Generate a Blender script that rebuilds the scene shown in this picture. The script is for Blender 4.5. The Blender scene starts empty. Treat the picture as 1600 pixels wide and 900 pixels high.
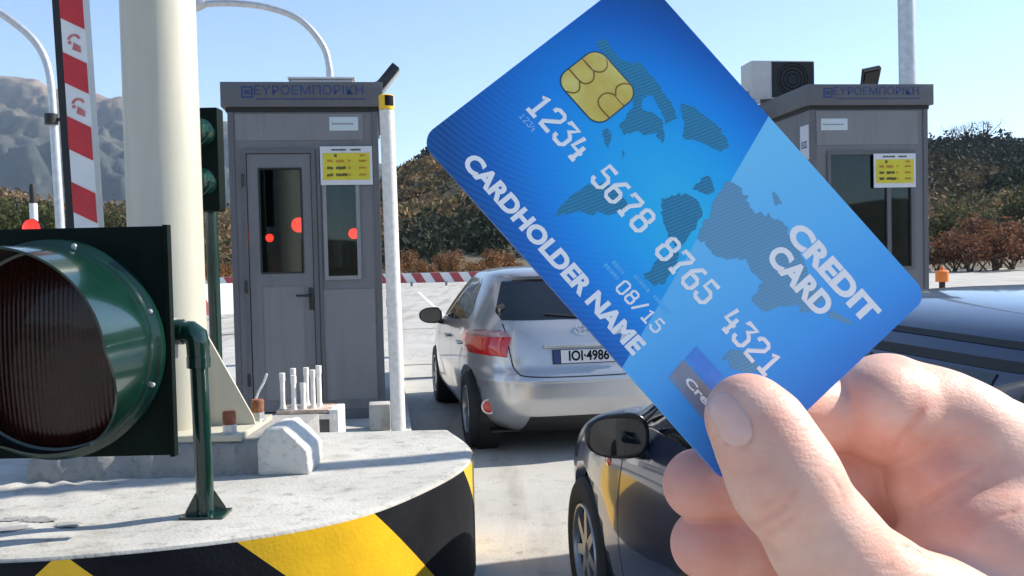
import bpy, bmesh, math, random
import numpy as np
from mathutils import Vector, Matrix
R_ = math.radians
SC = bpy.context.scene
COL = SC.collection
random.seed(7); RNG = np.random.default_rng(7)

# ------------------------------------------------------------------ camera, sky, sun, exposure
FPX = 1500.0; PITCH = math.atan(50/FPX); ROLL = R_(1.3)
F = np.array([0, math.cos(PITCH), -math.sin(PITCH)])
R0 = np.array([1.0, 0, 0]); U0 = np.array([0, math.sin(PITCH), math.cos(PITCH)])
UP = math.cos(ROLL)*U0 + math.sin(ROLL)*R0
RT = math.cos(ROLL)*R0 - math.sin(ROLL)*U0
EYE = np.array([0, 0, 1.6])
cam = bpy.data.cameras.new('camera'); cam.sensor_width = 36; cam.lens = FPX/1600*36
cam.clip_start = 0.02; cam.clip_end = 20000
co = bpy.data.objects.new('camera', cam); COL.objects.link(co); SC.camera = co
mw = Matrix(((RT[0], UP[0], -F[0], EYE[0]), (RT[1], UP[1], -F[1], EYE[1]), (RT[2], UP[2], -F[2], EYE[2]), (0, 0, 0, 1)))
co.matrix_world = mw

SUN_AZ = R_(17)      # from +x towards +y
SUN_EL = R_(36)
sdir = Vector((math.cos(SUN_EL)*math.cos(SUN_AZ), math.cos(SUN_EL)*math.sin(SUN_AZ), math.sin(SUN_EL)))
w = bpy.data.worlds.new('World'); SC.world = w; w.use_nodes = True
nt = w.node_tree; nt.nodes.clear()
sky = nt.nodes.new('ShaderNodeTexSky'); sky.sky_type = 'NISHITA'; sky.sun_disc = False
sky.sun_elevation = SUN_EL; sky.sun_rotation = R_(90) - SUN_AZ
sky.air_density = 1.0; sky.dust_density = 0.15; sky.ozone_density = 1.0; sky.altitude = 1800
bg = nt.nodes.new('ShaderNodeBackground'); bg.inputs['Strength'].default_value = 0.11
wo = nt.nodes.new('ShaderNodeOutputWorld')
nt.links.new(sky.outputs[0], bg.inputs[0]); nt.links.new(bg.outputs[0], wo.inputs[0])
sl = bpy.data.lights.new('sun', 'SUN'); sl.energy = 3.9; sl.angle = R_(0.53); sl.color = (1, .93, .82)
so = bpy.data.objects.new('sun', sl); COL.objects.link(so)
so.rotation_euler = sdir.to_track_quat('Z', 'Y').to_euler(); so.location = (20, 0, 30)
SC.view_settings.view_transform = 'Standard'; SC.view_settings.look = 'None'
SC.view_settings.exposure = 1.12; SC.view_settings.gamma = 1
SC.view_settings.use_curve_mapping = False
try:
    SC.cycles.use_denoising = True
    SC.cycles.max_bounces = 8; SC.cycles.transparent_max_bounces = 12
except Exception: pass

# ------------------------------------------------------------------ helpers
def ray(x, y): return F + RT*(x-800)/FPX + UP*(450-y)/FPX
def AT(x, y, d): return EYE + ray(x, y)*d
def ONZ(x, y, z):
    r = ray(x, y); return EYE + r*(z-EYE[2])/r[2]

def setp(b, name, v):
    if name in b.inputs: b.inputs[name].default_value = v

def mat(name, col, rough=.6, metal=0., vary=.0, vscale=6., bump=0., bscale=40., coat=0., spec=.5, emit=None, estr=0, trans=0., col2=None, sss=0., stretch=None):
    m = bpy.data.materials.new(name); m.use_nodes = True
    n = m.node_tree; b = n.nodes['Principled BSDF']
    b.inputs['Roughness'].default_value = rough; b.inputs['Metallic'].default_value = metal
    setp(b, 'Coat Weight', coat); setp(b, 'Coat Roughness', .04); setp(b, 'Specular IOR Level', spec)
    setp(b, 'Transmission Weight', trans)
    b.inputs['Base Color'].default_value = (*col, 1)
    tc = None
    if vary or bump or col2:
        tc = n.nodes.new('ShaderNodeTexCoord')
        mp = n.nodes.new('ShaderNodeMapping'); n.links.new(tc.outputs['Object'], mp.inputs[0])
        if stretch: mp.inputs['Scale'].default_value = stretch
    if vary or col2:
        no = n.nodes.new('ShaderNodeTexNoise'); no.inputs['Scale'].default_value = vscale
        no.inputs['Detail'].default_value = 7; no.inputs['Roughness'].default_value = .62
        n.links.new(mp.outputs[0], no.inputs['Vector'])
        cr = n.nodes.new('ShaderNodeValToRGB'); n.links.new(no.outputs[0], cr.inputs[0])
        c2 = col2 if col2 else tuple(min(1, c*(1+vary)) for c in col)
        c1 = col if col2 else tuple(c*(1-vary) for c in col)
        cr.color_ramp.elements[0].position = .34; cr.color_ramp.elements[1].position = .68
        cr.color_ramp.elements[0].color = (*c1, 1); cr.color_ramp.elements[1].color = (*c2, 1)
        n.links.new(cr.outputs[0], b.inputs['Base Color'])
    if bump:
        no2 = n.nodes.new('ShaderNodeTexNoise'); no2.inputs['Scale'].default_value = bscale
        no2.inputs['Detail'].default_value = 6
        n.links.new(mp.outputs[0], no2.inputs['Vector'])
        bp = n.nodes.new('ShaderNodeBump'); bp.inputs['Strength'].default_value = bump; bp.inputs['Distance'].default_value = .01
        n.links.new(no2.outputs[0], bp.inputs['Height']); n.links.new(bp.outputs[0], b.inputs['Normal'])
    if emit:
        setp(b, 'Emission Color', (*emit, 1)); setp(b, 'Emission Strength', estr)
    if sss:
        setp(b, 'Subsurface Weight', sss); setp(b, 'Subsurface Radius', (1.0, .35, .2)); setp(b, 'Subsurface Scale', .004)
    return m

class MB:
    """collects shapes into one mesh"""
    def __init__(s): s.v = []; s.f = []; s.mi = []; s.uv = {}
    def add(s, vs, fs, mi=0):
        o = len(s.v); s.v += [tuple(map(float, v)) for v in vs]
        s.f += [tuple(i+o for i in f) for f in fs]; s.mi += [mi]*len(fs)
    def box(s, c, size, rz=0, mi=0, M=None, bev=0):
        bm = bmesh.new(); bmesh.ops.create_cube(bm, size=1)
        for v in bm.verts: v.co = Vector((v.co.x*size[0], v.co.y*size[1], v.co.z*size[2]))
        if bev: bmesh.ops.bevel(bm, geom=list(bm.edges), offset=bev, segments=2, profile=.6, affect='EDGES')
        T = M if M is not None else Matrix.Translation(c) @ Matrix.Rotation(rz, 4, 'Z')
        bm.transform(T); s.addbm(bm, mi)
    def bx(s, x0, x1, y0, y1, z0, z1, mi=0, bev=0):
        s.box(((x0+x1)/2, (y0+y1)/2, (z0+z1)/2), (x1-x0, y1-y0, z1-z0), mi=mi, bev=bev)
    def addbm(s, bm, mi=0):
        bm.verts.index_update()
        s.add([v.co[:] for v in bm.verts], [[v.index for v in f.verts] for f in bm.faces], mi); bm.free()
    def tube(s, pts, r, n=16, cap=True, mi=0):
        pts = [Vector(p) for p in pts]; rs = r if hasattr(r, '__len__') else [r]*len(pts)
        rings = []; prev = None
        for i, p in enumerate(pts):
            t = (pts[min(i+1, len(pts)-1)] - pts[max(i-1, 0)]).normalized()
            if prev is None:
                a = t.orthogonal().normalized()
            else:
                a = (prev - t*prev.dot(t)).normalized()
            prev = a; b = t.cross(a)
            rings.append([p + (a*math.cos(2*math.pi*k/n) + b*math.sin(2*math.pi*k/n))*rs[i] for k in range(n)])
        vs = [v for rg in rings for v in rg]; fs = []
        for i in range(len(rings)-1):
            for k in range(n):
                fs.append((i*n+k, i*n+(k+1) % n, (i+1)*n+(k+1) % n, (i+1)*n+k))
        if cap:
            fs.append(tuple(reversed(range(n)))); fs.append(tuple((len(rings)-1)*n+k for k in range(n)))
        s.add(vs, fs, mi)
    def lathe(s, prof, n=32, M=None, mi=0, a0=0, a1=2*math.pi):
        """prof: list (r, z); axis z; M transform"""
        M = M or Matrix.Identity(4); full = abs(a1-a0-2*math.pi) < 1e-6
        nn = n if full else n+1; vs = []; fs = []
        for r, z in prof:
            for k in range(nn):
                a = a0 + (a1-a0)*k/n; vs.append(M @ Vector((r*math.cos(a), r*math.sin(a), z)))
        for i in range(len(prof)-1):
            for k in range(n):
                k2 = (k+1) % nn if full else k+1
                fs.append((i*nn+k, i*nn+k2, (i+1)*nn+k2, (i+1)*nn+k))
        s.add(vs, fs, mi)
    def prism(s, poly, z0, z1, M=None, mi=0):
        M = M or Matrix.Identity(4); n = len(poly)
        vs = [M @ Vector((p[0], p[1], z0)) for p in poly] + [M @ Vector((p[0], p[1], z1)) for p in poly]
        fs = [tuple(reversed(range(n))), tuple(range(n, 2*n))] + [(i, (i+1) % n, n+(i+1) % n, n+i) for i in range(n)]
        s.add(vs, fs, mi)
    def build(s, name, m, parent=None, smooth=True, angle=35, label=None):
        me = bpy.data.meshes.new(name); me.from_pydata(s.v, [], s.f)
        ms = m if isinstance(m, (list, tuple)) else [m]
        for x in ms: me.materials.append(x)
        if len(ms) > 1: me.polygons.foreach_set('material_index', s.mi)
        bm = bmesh.new(); bm.from_mesh(me); bmesh.ops.recalc_face_normals(bm, faces=bm.faces)
        for e in bm.edges:
            if len(e.link_faces) == 2 and e.calc_face_angle(0) > R_(angle): e.smooth = False
        for f in bm.faces: f.smooth = smooth
        bm.to_mesh(me); bm.free(); me.update()
        o = bpy.data.objects.new(name, me); COL.objects.link(o)
        if parent: o.parent = parent
        if label: o['label'] = label
        return o

def thing(name, label, cat, loc=(0, 0, 0), rz=0, group=None):
    o = bpy.data.objects.new(name, None); COL.objects.link(o)
    o.location = loc; o.rotation_euler = (0, 0, rz); o['label'] = label; o['category'] = cat
    o.empty_display_size = .1
    if group: o['group'] = group
    return o
def tag(o, label, cat, group=None):
    o['label'] = label; o['category'] = cat
    if group: o['group'] = group
    return o
def struct(o, kind='structure'): o['kind'] = kind; return o
def dup(root, loc, rz=None, label=None, scale=None):
    r = root.copy(); COL.objects.link(r); r.location = loc
    if rz is not None: r.rotation_euler = (0, 0, rz)
    if label: r['label'] = label
    if scale: r.scale = scale
    for ch in list(root.children):
        c = ch.copy(); COL.objects.link(c); c.parent = r
        for g in list(ch.children):
            d = g.copy(); COL.objects.link(d); d.parent = c
    return r

def text(s, name, m, size, M, parent=None, ex=.001, bold=0., sx=1., align='CENTER', shear=0.):
    cu = bpy.data.curves.new(name, 'FONT'); cu.body = s; cu.size = size; cu.extrude = ex/2; cu.offset = bold
    cu.align_x = align; cu.align_y = 'CENTER'; cu.shear = shear; cu.resolution_u = 4
    t = bpy.data.objects.new(name+'_tmp', cu); COL.objects.link(t)
    dg = bpy.context.evaluated_depsgraph_get(); dg.update()
    me = bpy.data.meshes.new_from_object(t.evaluated_get(dg)); me.name = name
    bpy.data.objects.remove(t); bpy.data.curves.remove(cu)
    me.transform(M @ Matrix.Diagonal((sx, 1, 1, 1)))
    me.materials.clear(); me.materials.append(m)
    o = bpy.data.objects.new(name, me); COL.objects.link(o)
    if parent: o.parent = parent
    return o

def basis(o, x, y, z=None):
    """matrix with columns x, y, (x cross y), origin o"""
    x = Vector(x).normalized(); y = Vector(y).normalized(); zz = x.cross(y).normalized()
    M = Matrix.Identity(4)
    for i in range(3): M[i][0] = x[i]; M[i][1] = y[i]; M[i][2] = zz[i]; M[i][3] = o[i]
    return M
def pchip(xs, ys):
    xs = np.array(xs, float); ys = np.array(ys, float); h = np.diff(xs); dl = np.diff(ys)/h
    m = np.zeros_like(ys); m[0] = dl[0]; m[-1] = dl[-1]
    for i in range(1, len(xs)-1):
        if dl[i-1]*dl[i] > 0:
            w1 = 2*h[i]+h[i-1]; w2 = h[i]+2*h[i-1]; m[i] = (w1+w2)/(w1/dl[i-1]+w2/dl[i])
    def fn(x):
        x = np.clip(x, xs[0], xs[-1]); i = np.clip(np.searchsorted(xs, x)-1, 0, len(h)-1)
        t = (x-xs[i])/h[i]
        return (2*t**3-3*t**2+1)*ys[i] + (t**3-2*t**2+t)*h[i]*m[i] + (-2*t**3+3*t**2)*ys[i+1] + (t**3-t**2)*h[i]*m[i+1]
    return fn
def catmull(pts, k=8):
    P = [np.array(p, float) for p in pts]; out = []
    for i in range(len(P)-1):
        p0 = P[max(i-1, 0)]; p1 = P[i]; p2 = P[i+1]; p3 = P[min(i+2, len(P)-1)]
        for j in range(k):
            t = j/k
            out.append(.5*((2*p1)+(-p0+p2)*t+(2*p0-5*p1+4*p2-p3)*t*t+(-p0+3*p1-3*p2+p3)*t**3))
    out.append(P[-1]); return out

# ------------------------------------------------------------------ materials
M = {}
def concrete_mat(name, c1, c2, dark, sc=3):
    m = mat(name, c1, .85, vary=.2, vscale=sc, bump=.35, bscale=60, col2=c2)
    n = m.node_tree; b = n.nodes['Principled BSDF']
    src = b.inputs['Base Color'].links[0].from_socket
    tc = n.nodes.new('ShaderNodeTexCoord')
    n1 = n.nodes.new('ShaderNodeTexNoise'); n1.inputs['Scale'].default_value = sc*6; n1.inputs['Detail'].default_value = 8; n1.inputs['Roughness'].default_value = .75
    n.links.new(tc.outputs['Object'], n1.inputs['Vector'])
    r = n.nodes.new('ShaderNodeValToRGB'); r.color_ramp.elements[0].position = .53; r.color_ramp.elements[1].position = .72
    n.links.new(n1.outputs[0], r.inputs[0])
    mx = n.nodes.new('ShaderNodeMix'); mx.data_type = 'RGBA'
    n.links.new(r.outputs[0], mx.inputs[0]); n.links.new(src, mx.inputs[6]); mx.inputs[7].default_value = (*dark, 1)
    n.links.new(mx.outputs[2], b.inputs['Base Color'])
    return m
M['white_conc'] = concrete_mat('worn white painted concrete', (.42, .41, .375), (.56, .545, .50), (.22, .21, .19), 1.7)
M['conc'] = concrete_mat('rough grey concrete', (.26, .255, .245), (.36, .35, .33), (.17, .165, .16), 4)
def stains(m, scl, lo, hi, k):
    n = m.node_tree; b = n.nodes['Principled BSDF']; src = b.inputs['Base Color'].links[0].from_socket
    tc = n.nodes.new('ShaderNodeTexCoord'); mp = n.nodes.new('ShaderNodeMapping'); mp.inputs['Scale'].default_value = scl; mp.inputs['Rotation'].default_value = (0, 0, R_(-8)); n.links.new(tc.outputs['Object'], mp.inputs[0])
    no = n.nodes.new('ShaderNodeTexNoise'); no.inputs['Scale'].default_value = 1; no.inputs['Detail'].default_value = 6; no.inputs['Roughness'].default_value = .6; n.links.new(mp.outputs[0], no.inputs['Vector'])
    cr = n.nodes.new('ShaderNodeValToRGB'); cr.color_ramp.elements[0].position = lo; cr.color_ramp.elements[1].position = hi; cr.color_ramp.elements[0].color = (1, 1, 1, 1); cr.color_ramp.elements[1].color = (k, k*.97, k*.93, 1); n.links.new(no.outputs[0], cr.inputs[0])
    mx = n.nodes.new('ShaderNodeMix'); mx.data_type = 'RGBA'; mx.blend_type = 'MULTIPLY'; mx.inputs[0].default_value = 1; n.links.new(src, mx.inputs[6]); n.links.new(cr.outputs[0], mx.inputs[7]); n.links.new(mx.outputs[2], b.inputs['Base Color'])
M['road'] = concrete_mat('pale concrete road', (.40, .385, .35), (.49, .47, .43), (.31, .295, .27), .7)
stains(M['road'], (2.2, .22, 1), .5, .66, .70); stains(M['road'], (5, 4, 1), .62, .70, .6); stains(M['white_conc'], (3, 5, 1), .55, .72, .72)
M['grout'] = concrete_mat('white grout', (.55, .54, .50), (.68, .67, .62), (.36, .35, .32), 5)
M['cream'] = mat('cream painted steel', (.52, .49, .39), .42, vary=.07, vscale=3, stretch=(3, 3, .4), bump=.03, bscale=20, coat=.1)
M['green'] = mat('dark green enamel', (.004, .027, .019), .18, vary=.25, vscale=8, coat=.4)
M['greenback'] = mat('matt dark green sheet', (.003, .008, .006), .7, spec=.12, vary=.3, vscale=5)
M['lens'] = mat('dark red signal lens', (.022, .006, .004), .22, vary=.35, vscale=12, coat=.15, spec=.3)
def ribs(m, sc, amt):
    n = m.node_tree; b = n.nodes['Principled BSDF']; tc = n.nodes.new('ShaderNodeTexCoord')
    wv = n.nodes.new('ShaderNodeTexWave'); wv.bands_direction = 'X'; wv.inputs['Scale'].default_value = sc; n.links.new(tc.outputs['Object'], wv.inputs['Vector'])
    bp = n.nodes.new('ShaderNodeBump'); bp.inputs['Strength'].default_value = amt; bp.inputs['Distance'].default_value = .004
    n.links.new(wv.outputs['Fac'], bp.inputs['Height']); n.links.new(bp.outputs[0], b.inputs['Normal'])
ribs(M['lens'], 18, .4)
M['black'] = mat('black rubber', (.012, .012, .013), .6, vary=.25, vscale=10)
M['blackgloss'] = mat('black plastic', (.01, .01, .011), .25, vary=.2, vscale=10)
M['steel'] = mat('galvanised steel', (.52, .53, .54), .42, metal=.55, vary=.14, vscale=10)
M['booth'] = mat('grey booth panel', (.158, .160, .172), .55, vary=.06, vscale=4, bump=.03, bscale=8)
stains(M['booth'], (9, 9, .8), .5, .75, .78)
M['boothdk'] = mat('grey booth fascia', (.108, .109, .117), .5, vary=.07, vscale=5, bump=.03, bscale=8)
M['boothlt'] = mat('pale grey door panel', (.195, .197, .208), .45, vary=.05, vscale=4)
stains(M['boothlt'], (12, 12, 1.0), .52, .75, .82)
M['alu'] = mat('aluminium frame', (.24, .245, .26), .4, metal=.3, vary=.06, vscale=8)
M['white'] = mat('white plastic', (.74, .74, .73), .5, vary=.05, vscale=8)
M['pipew'] = mat('weathered white pipe', (.72, .70, .66), .6, vary=.12, vscale=25, bump=.2, bscale=60)
M['offwhite'] = mat('pale grey paint', (.55, .54, .53), .5, vary=.06, vscale=8)
M['plate_rust'] = mat('pale paint over rust', (.26, .13, .07), .8, vscale=16, col2=(.66, .60, .53), bump=.3, bscale=60)
M['rust'] = mat('rusty steel', (.24, .085, .04), .8, vary=.4, vscale=30, bump=.4, bscale=80)
M['orange'] = mat('orange plastic', (.85, .22, .03), .5, vary=.1)
M['red'] = mat('red reflective paint', (.56, .02, .025), .4, vary=.12, vscale=12)
M['maroon'] = mat('faded red plastic', (.40, .06, .07), .6, vary=.2, vscale=6)
M['yellow'] = mat('yellow road paint', (.86, .50, .012), .5, vary=.10, vscale=5, bump=.15, bscale=60)
M['blackpaint'] = mat('black road paint', (.010, .011, .014), .75, spec=.15, vary=.35, vscale=5, bump=.2, bscale=60)
M['signyellow'] = mat('yellow sign print', (.62, .53, .03), .5, vary=.08, vscale=6)
M['signwhite'] = mat('white sign sheet', (.62, .63, .66), .5, vary=.04)
M['plate_lt'] = mat('light blue-grey plate', (.52, .59, .62), .45, vary=.05)
M['blueink'] = mat('blue lettering', (.022, .045, .16), .5, vary=.1)
M['ink'] = mat('dark print ink', (.05, .045, .02), .6, vary=.2)
M['inkor'] = mat('orange print ink', (.45, .2, .02), .6, vary=.2)
M['redreflect'] = mat('red glow for glass reflection', (.6, .01, .01), .3, emit=(1, .03, .015), estr=9)  # glow of the added lamps that imitate reflections in the booth glass
M['silver'] = mat('silver car paint', (.50, .505, .52), .28, metal=.65, vary=.03, vscale=60, coat=.7)
M['darkcar'] = mat('dark blue-grey car paint', (.016, .034, .085), .25, metal=.4, vary=.1, vscale=60, coat=.8)
M['carglass'] = mat('dark car glass', (.006, .008, .009), .03, spec=.7, coat=.5)
M['tyre'] = mat('tyre rubber', (.018, .018, .019), .75, vary=.2, vscale=20)
M['rim'] = mat('alloy rim', (.42, .42, .43), .35, metal=.8, vary=.05)
M['tail'] = mat('red tail lamp', (.50, .007, .005), .15, coat=1, vary=.15, vscale=30)
M['tailclear'] = mat('clear lamp cover', (.34, .20, .21), .12, coat=1, vary=.2, vscale=40)
M['tailamber'] = mat('amber lamp section', (.62, .05, .008), .15, coat=1, vary=.15, vscale=40)
M['chrome'] = mat('chrome', (.75, .75, .76), .12, metal=1)
M['gold'] = None
# thin window glass: clear pane with a mirror share
def glass_mat(name, tint, fac):
    m = bpy.data.materials.new(name); m.use_nodes = True; n = m.node_tree; n.nodes.clear()
    t = n.nodes.new('ShaderNodeBsdfTransparent'); t.inputs[0].default_value = (*tint, 1)
    g = n.nodes.new('ShaderNodeBsdfGlossy'); g.inputs['Roughness'].default_value = .02; g.inputs[0].default_value = (.8, .95, 1, 1)
    mx = n.nodes.new('ShaderNodeMixShader'); mx.inputs[0].default_value = fac
    o = n.nodes.new('ShaderNodeOutputMaterial')
    n.links.new(t.outputs[0], mx.inputs[1]); n.links.new(g.outputs[0], mx.inputs[2]); n.links.new(mx.outputs[0], o.inputs[0])
    return m
M['glass'] = glass_mat('booth window glass', (.30, .34, .35), .05)

YAW = R_(7.6)                      # the lanes run to the left of the view axis
FW = np.array([-math.sin(YAW), math.cos(YAW)]); RG = np.array([math.cos(YAW), math.sin(YAW)])

# ------------------------------------------------------------------ ground, road, hills
def grid_mesh(name, V, nx, ny, m, attr=None):
    idx = np.arange(nx*ny).reshape(ny, nx)
    q = np.stack([idx[:-1, :-1], idx[:-1, 1:], idx[1:, 1:], idx[1:, :-1]], -1).reshape(-1, 4)
    me = bpy.data.meshes.new(name); me.from_pydata(V.reshape(-1, 3).tolist(), [], q.tolist())
    me.polygons.foreach_set('use_smooth', [True]*len(me.polygons)); me.materials.append(m); me.update()
    o = bpy.data.objects.new(name, me); COL.objects.link(o); return o

M['soil'] = mat('dry brown ground', (.16, .12, .075), .95, vary=.3, vscale=.15, bump=.5, bscale=3, col2=(.24, .19, .12))
g = MB(); g.add([(-5000, -5000, -.06), (5000, -5000, -.06), (5000, 5000, -.06), (-5000, 5000, -.06)], [(0, 1, 2, 3)])
struct(g.build('ground', M['soil']))
g = MB(); g.add([(-60, -40, 0), (60, -40, 0), (60, 66, 0), (-60, 66, 0)], [(0, 1, 2, 3)])
struct(g.build('road', M['road']))
# joints and lane lines in the concrete
jt = mat('dark joint filler', (.10, .095, .09), .8, vary=.2)
wl = mat('worn white line paint', (.70, .69, .66), .7, vary=.12, vscale=6)
g = MB()
for yy in (13.0, 14.6, 22, 30):
    a = np.array([.3, yy]); c0 = a - RG*9; c1 = a + RG*9; t = FW*.03
    g.add([(*(c0-t), .004), (*(c1-t), .004), (*(c1+t), .004), (*(c0+t), .004)], [(0, 1, 2, 3)])
struct(g.build('road_joint', jt))
g = MB()
for off in (-1.05, 2.1):
    c0 = np.array([.56, 16.]) + RG*off; c1 = c0 + FW*30; t = RG*.06
    g.add([(*(c0-t), .004), (*(c1-t), .004), (*(c1+t), .004), (*(c0+t), .004)], [(0, 1, 2, 3)])
struct(g.build('lane_marking', wl))

def vnoise(x, y, seed=0):
    xi = np.floor(x).astype(np.int64); yi = np.floor(y).astype(np.int64); xf = x-xi; yf = y-yi
    def h(a, b):
        n = (a*374761393 + b*668265263 + seed*974711) & 0x7fffffff
        n = ((n ^ (n >> 13))*1274126177) & 0x7fffffff
        return ((n ^ (n >> 16)) & 0xffff)/65535.
    u = xf*xf*(3-2*xf); v = yf*yf*(3-2*yf)
    return (h(xi, yi)*(1-u)+h(xi+1, yi)*u)*(1-v) + (h(xi, yi+1)*(1-u)+h(xi+1, yi+1)*u)*v
def fbm(x, y, oct=5, seed=0):
    s = 0; a = .5
    for i in range(oct): s = s + a*(vnoise(x, y, seed+i)-.5); x = x*2.03; y = y*2.03; a *= .5
    return s

def azpx(px): return (px-800)/FPX           # tangent of the azimuth
def skyline(pts):
    """pts in photo pixels -> function tan(azimuth) -> tan(elevation)"""
    xs = [azpx(p[0]) for p in pts]; ys = [((400-(p[0]-800)*.0227)-p[1])/FPX for p in pts]
    return pchip(xs, ys)

# near hills: height field over (azimuth, distance)
sk_near = skyline([(x_, y_+19) for x_, y_ in [(-900, 300), (-300, 292), (0, 300), (110, 318), (200, 320), (340, 328), (470, 322), (560, 305), (605, 290), (625, 270), (660, 244), (760, 200),
                   (900, 165), (1100, 165), (1250, 190), (1400, 212), (1470, 216), (1530, 210), (1600, 214), (1800, 190), (2400, 200)]])
def near_h(ta, r):
    """ground height at tangent ta and depth r"""
    t = np.clip((r-70)/(260.-70), 0, 1); prof = t**1.25
    hmax = (sk_near(ta))*260 + 1.6
    back = np.clip((r-260)/300., 0, 1)
    x = ta*r
    return prof*hmax*(1-.45*back**1.3) + (fbm(x/38, r/38, 5, 3)*16)*np.clip((r-70)/80, 0, 1)*np.clip(1-(r-200)/90, .25, 1)
nx, ny = 220, 90
ta = np.linspace(azpx(-900), azpx(2500), nx)
rr = np.concatenate([np.linspace(64, 300, 70), np.linspace(310, 620, 20)])
A, RRR = np.meshgrid(ta, rr); H = near_h(A, RRR)
V = np.stack([A*RRR, RRR, H-.08], -1)
M['hill'] = mat('dry scrub hillside', (.085, .072, .045), .95, vscale=.06, col2=(.15, .12, .075), bump=.6, bscale=1.2)
struct(grid_mesh('hills', V, nx, ny, M['hill']))

# far mountain with bare rock above, blue-grey woods below
sk_far = skyline([(-900, 190), (-400, 140), (-100, 118), (0, 126), (60, 124), (95, 136), (120, 132), (160, 142), (210, 158), (345, 190), (480, 228), (585, 250), (640, 262), (800, 300), (1200, 330), (2500, 330)])
nx, ny = 620, 200
ta = np.linspace(azpx(-900), azpx(2500), nx); t = np.linspace(0, 1, ny)
A, T = np.meshgrid(ta, t); r = 1500 + T*2100
hm = sk_far(A)*3000 + 1.6
prof = np.where(T < .72, (T/.72)**1.15, 1-.5*((T-.72)/.28)**1.5)
def ridged(x, y, oct, seed):
    t = 0; a = .5
    for i in range(oct): t = t + a*(1-np.abs(2*vnoise(x, y, seed+i)-1)*1.6); x = x*2.1+3.7; y = y*2.1; a *= .52
    return t
H = hm*prof + (ridged(A*7+3+T*1.3, T*4.2, 6, 11)*190-100 + fbm(A*60, T*34, 5, 51)*40)*np.clip(T*3.5, 0, 1)*np.clip((.80-T)*4, .28, 1)*np.clip(hm/380, 0, 1)
V = np.stack([A*r, r, H-3], -1)
m = mat('far rocky mountain', (.075, .085, .06), .95); n = m.node_tree; b = n.nodes['Principled BSDF']
tc = n.nodes.new('ShaderNodeTexCoord'); sx = n.nodes.new('ShaderNodeSeparateXYZ'); n.links.new(tc.outputs['Object'], sx.inputs[0])
no = n.nodes.new('ShaderNodeTexNoise'); no.inputs['Scale'].default_value = .014; no.inputs['Detail'].default_value = 11; no.inputs['Roughness'].default_value = .74
n.links.new(tc.outputs['Object'], no.inputs['Vector'])
ma = n.nodes.new('ShaderNodeMath'); ma.operation = 'MULTIPLY_ADD'; ma.inputs[1].default_value = 1/1000.; ma.inputs[2].default_value = -.22
n.links.new(sx.outputs[2], ma.inputs[0])
ad = n.nodes.new('ShaderNodeMath'); ad.operation = 'ADD'; n.links.new(ma.outputs[0], ad.inputs[0]); n.links.new(no.outputs[0], ad.inputs[1])
cr = n.nodes.new('ShaderNodeValToRGB'); n.links.new(ad.outputs[0], cr.inputs[0])
e = cr.color_ramp.elements; e[0].position = .50; e[0].color = (.025, .036, .03, 1); e[1].position = 1.0; e[1].color = (.36, .27, .20, 1)
q = e.new(.66); q.color = (.075, .07, .055, 1); q = e.new(.86); q.color = (.20, .15, .11, 1)
n.links.new(cr.outputs[0], b.inputs['Base Color'])
M['mountain'] = m
struct(grid_mesh('mountain', V, nx, ny, m))

# a low ring of hills behind the viewer (seen only mirrored in glass and paint)
nx, ny = 120, 12
an = np.linspace(R_(-215), R_(35), nx); t = np.linspace(0, 1, ny)
A, T = np.meshgrid(an, t); r = 90+T*230
H = (13+5*np.sin(A*5)+fbm(A*14, T*4, 4, 5)*9)*T**1.2
struct(grid_mesh('hills', np.stack([np.cos(A)*r, np.sin(A)*r, H-.1], -1), nx, ny, M['hill']))

# air between here and the mountain
hz = MB(); hz.bx(-5300, 5300, -5300, 5300, -1.2, 780)
hm_ = bpy.data.materials.new('pale air'); hm_.use_nodes = True; n = hm_.node_tree; n.nodes.remove(n.nodes['Principled BSDF'])
pv = n.nodes.new('ShaderNodeVolumePrincipled'); pv.inputs['Color'].default_value = (.62, .78, 1, 1); pv.inputs['Density'].default_value = .0001; pv.inputs['Anisotropy'].default_value = .2
n.links.new(pv.outputs[0], n.nodes['Material Output'].inputs['Volume'])
struct(hz.build('haze', hm_, smooth=False), 'stuff')

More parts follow.
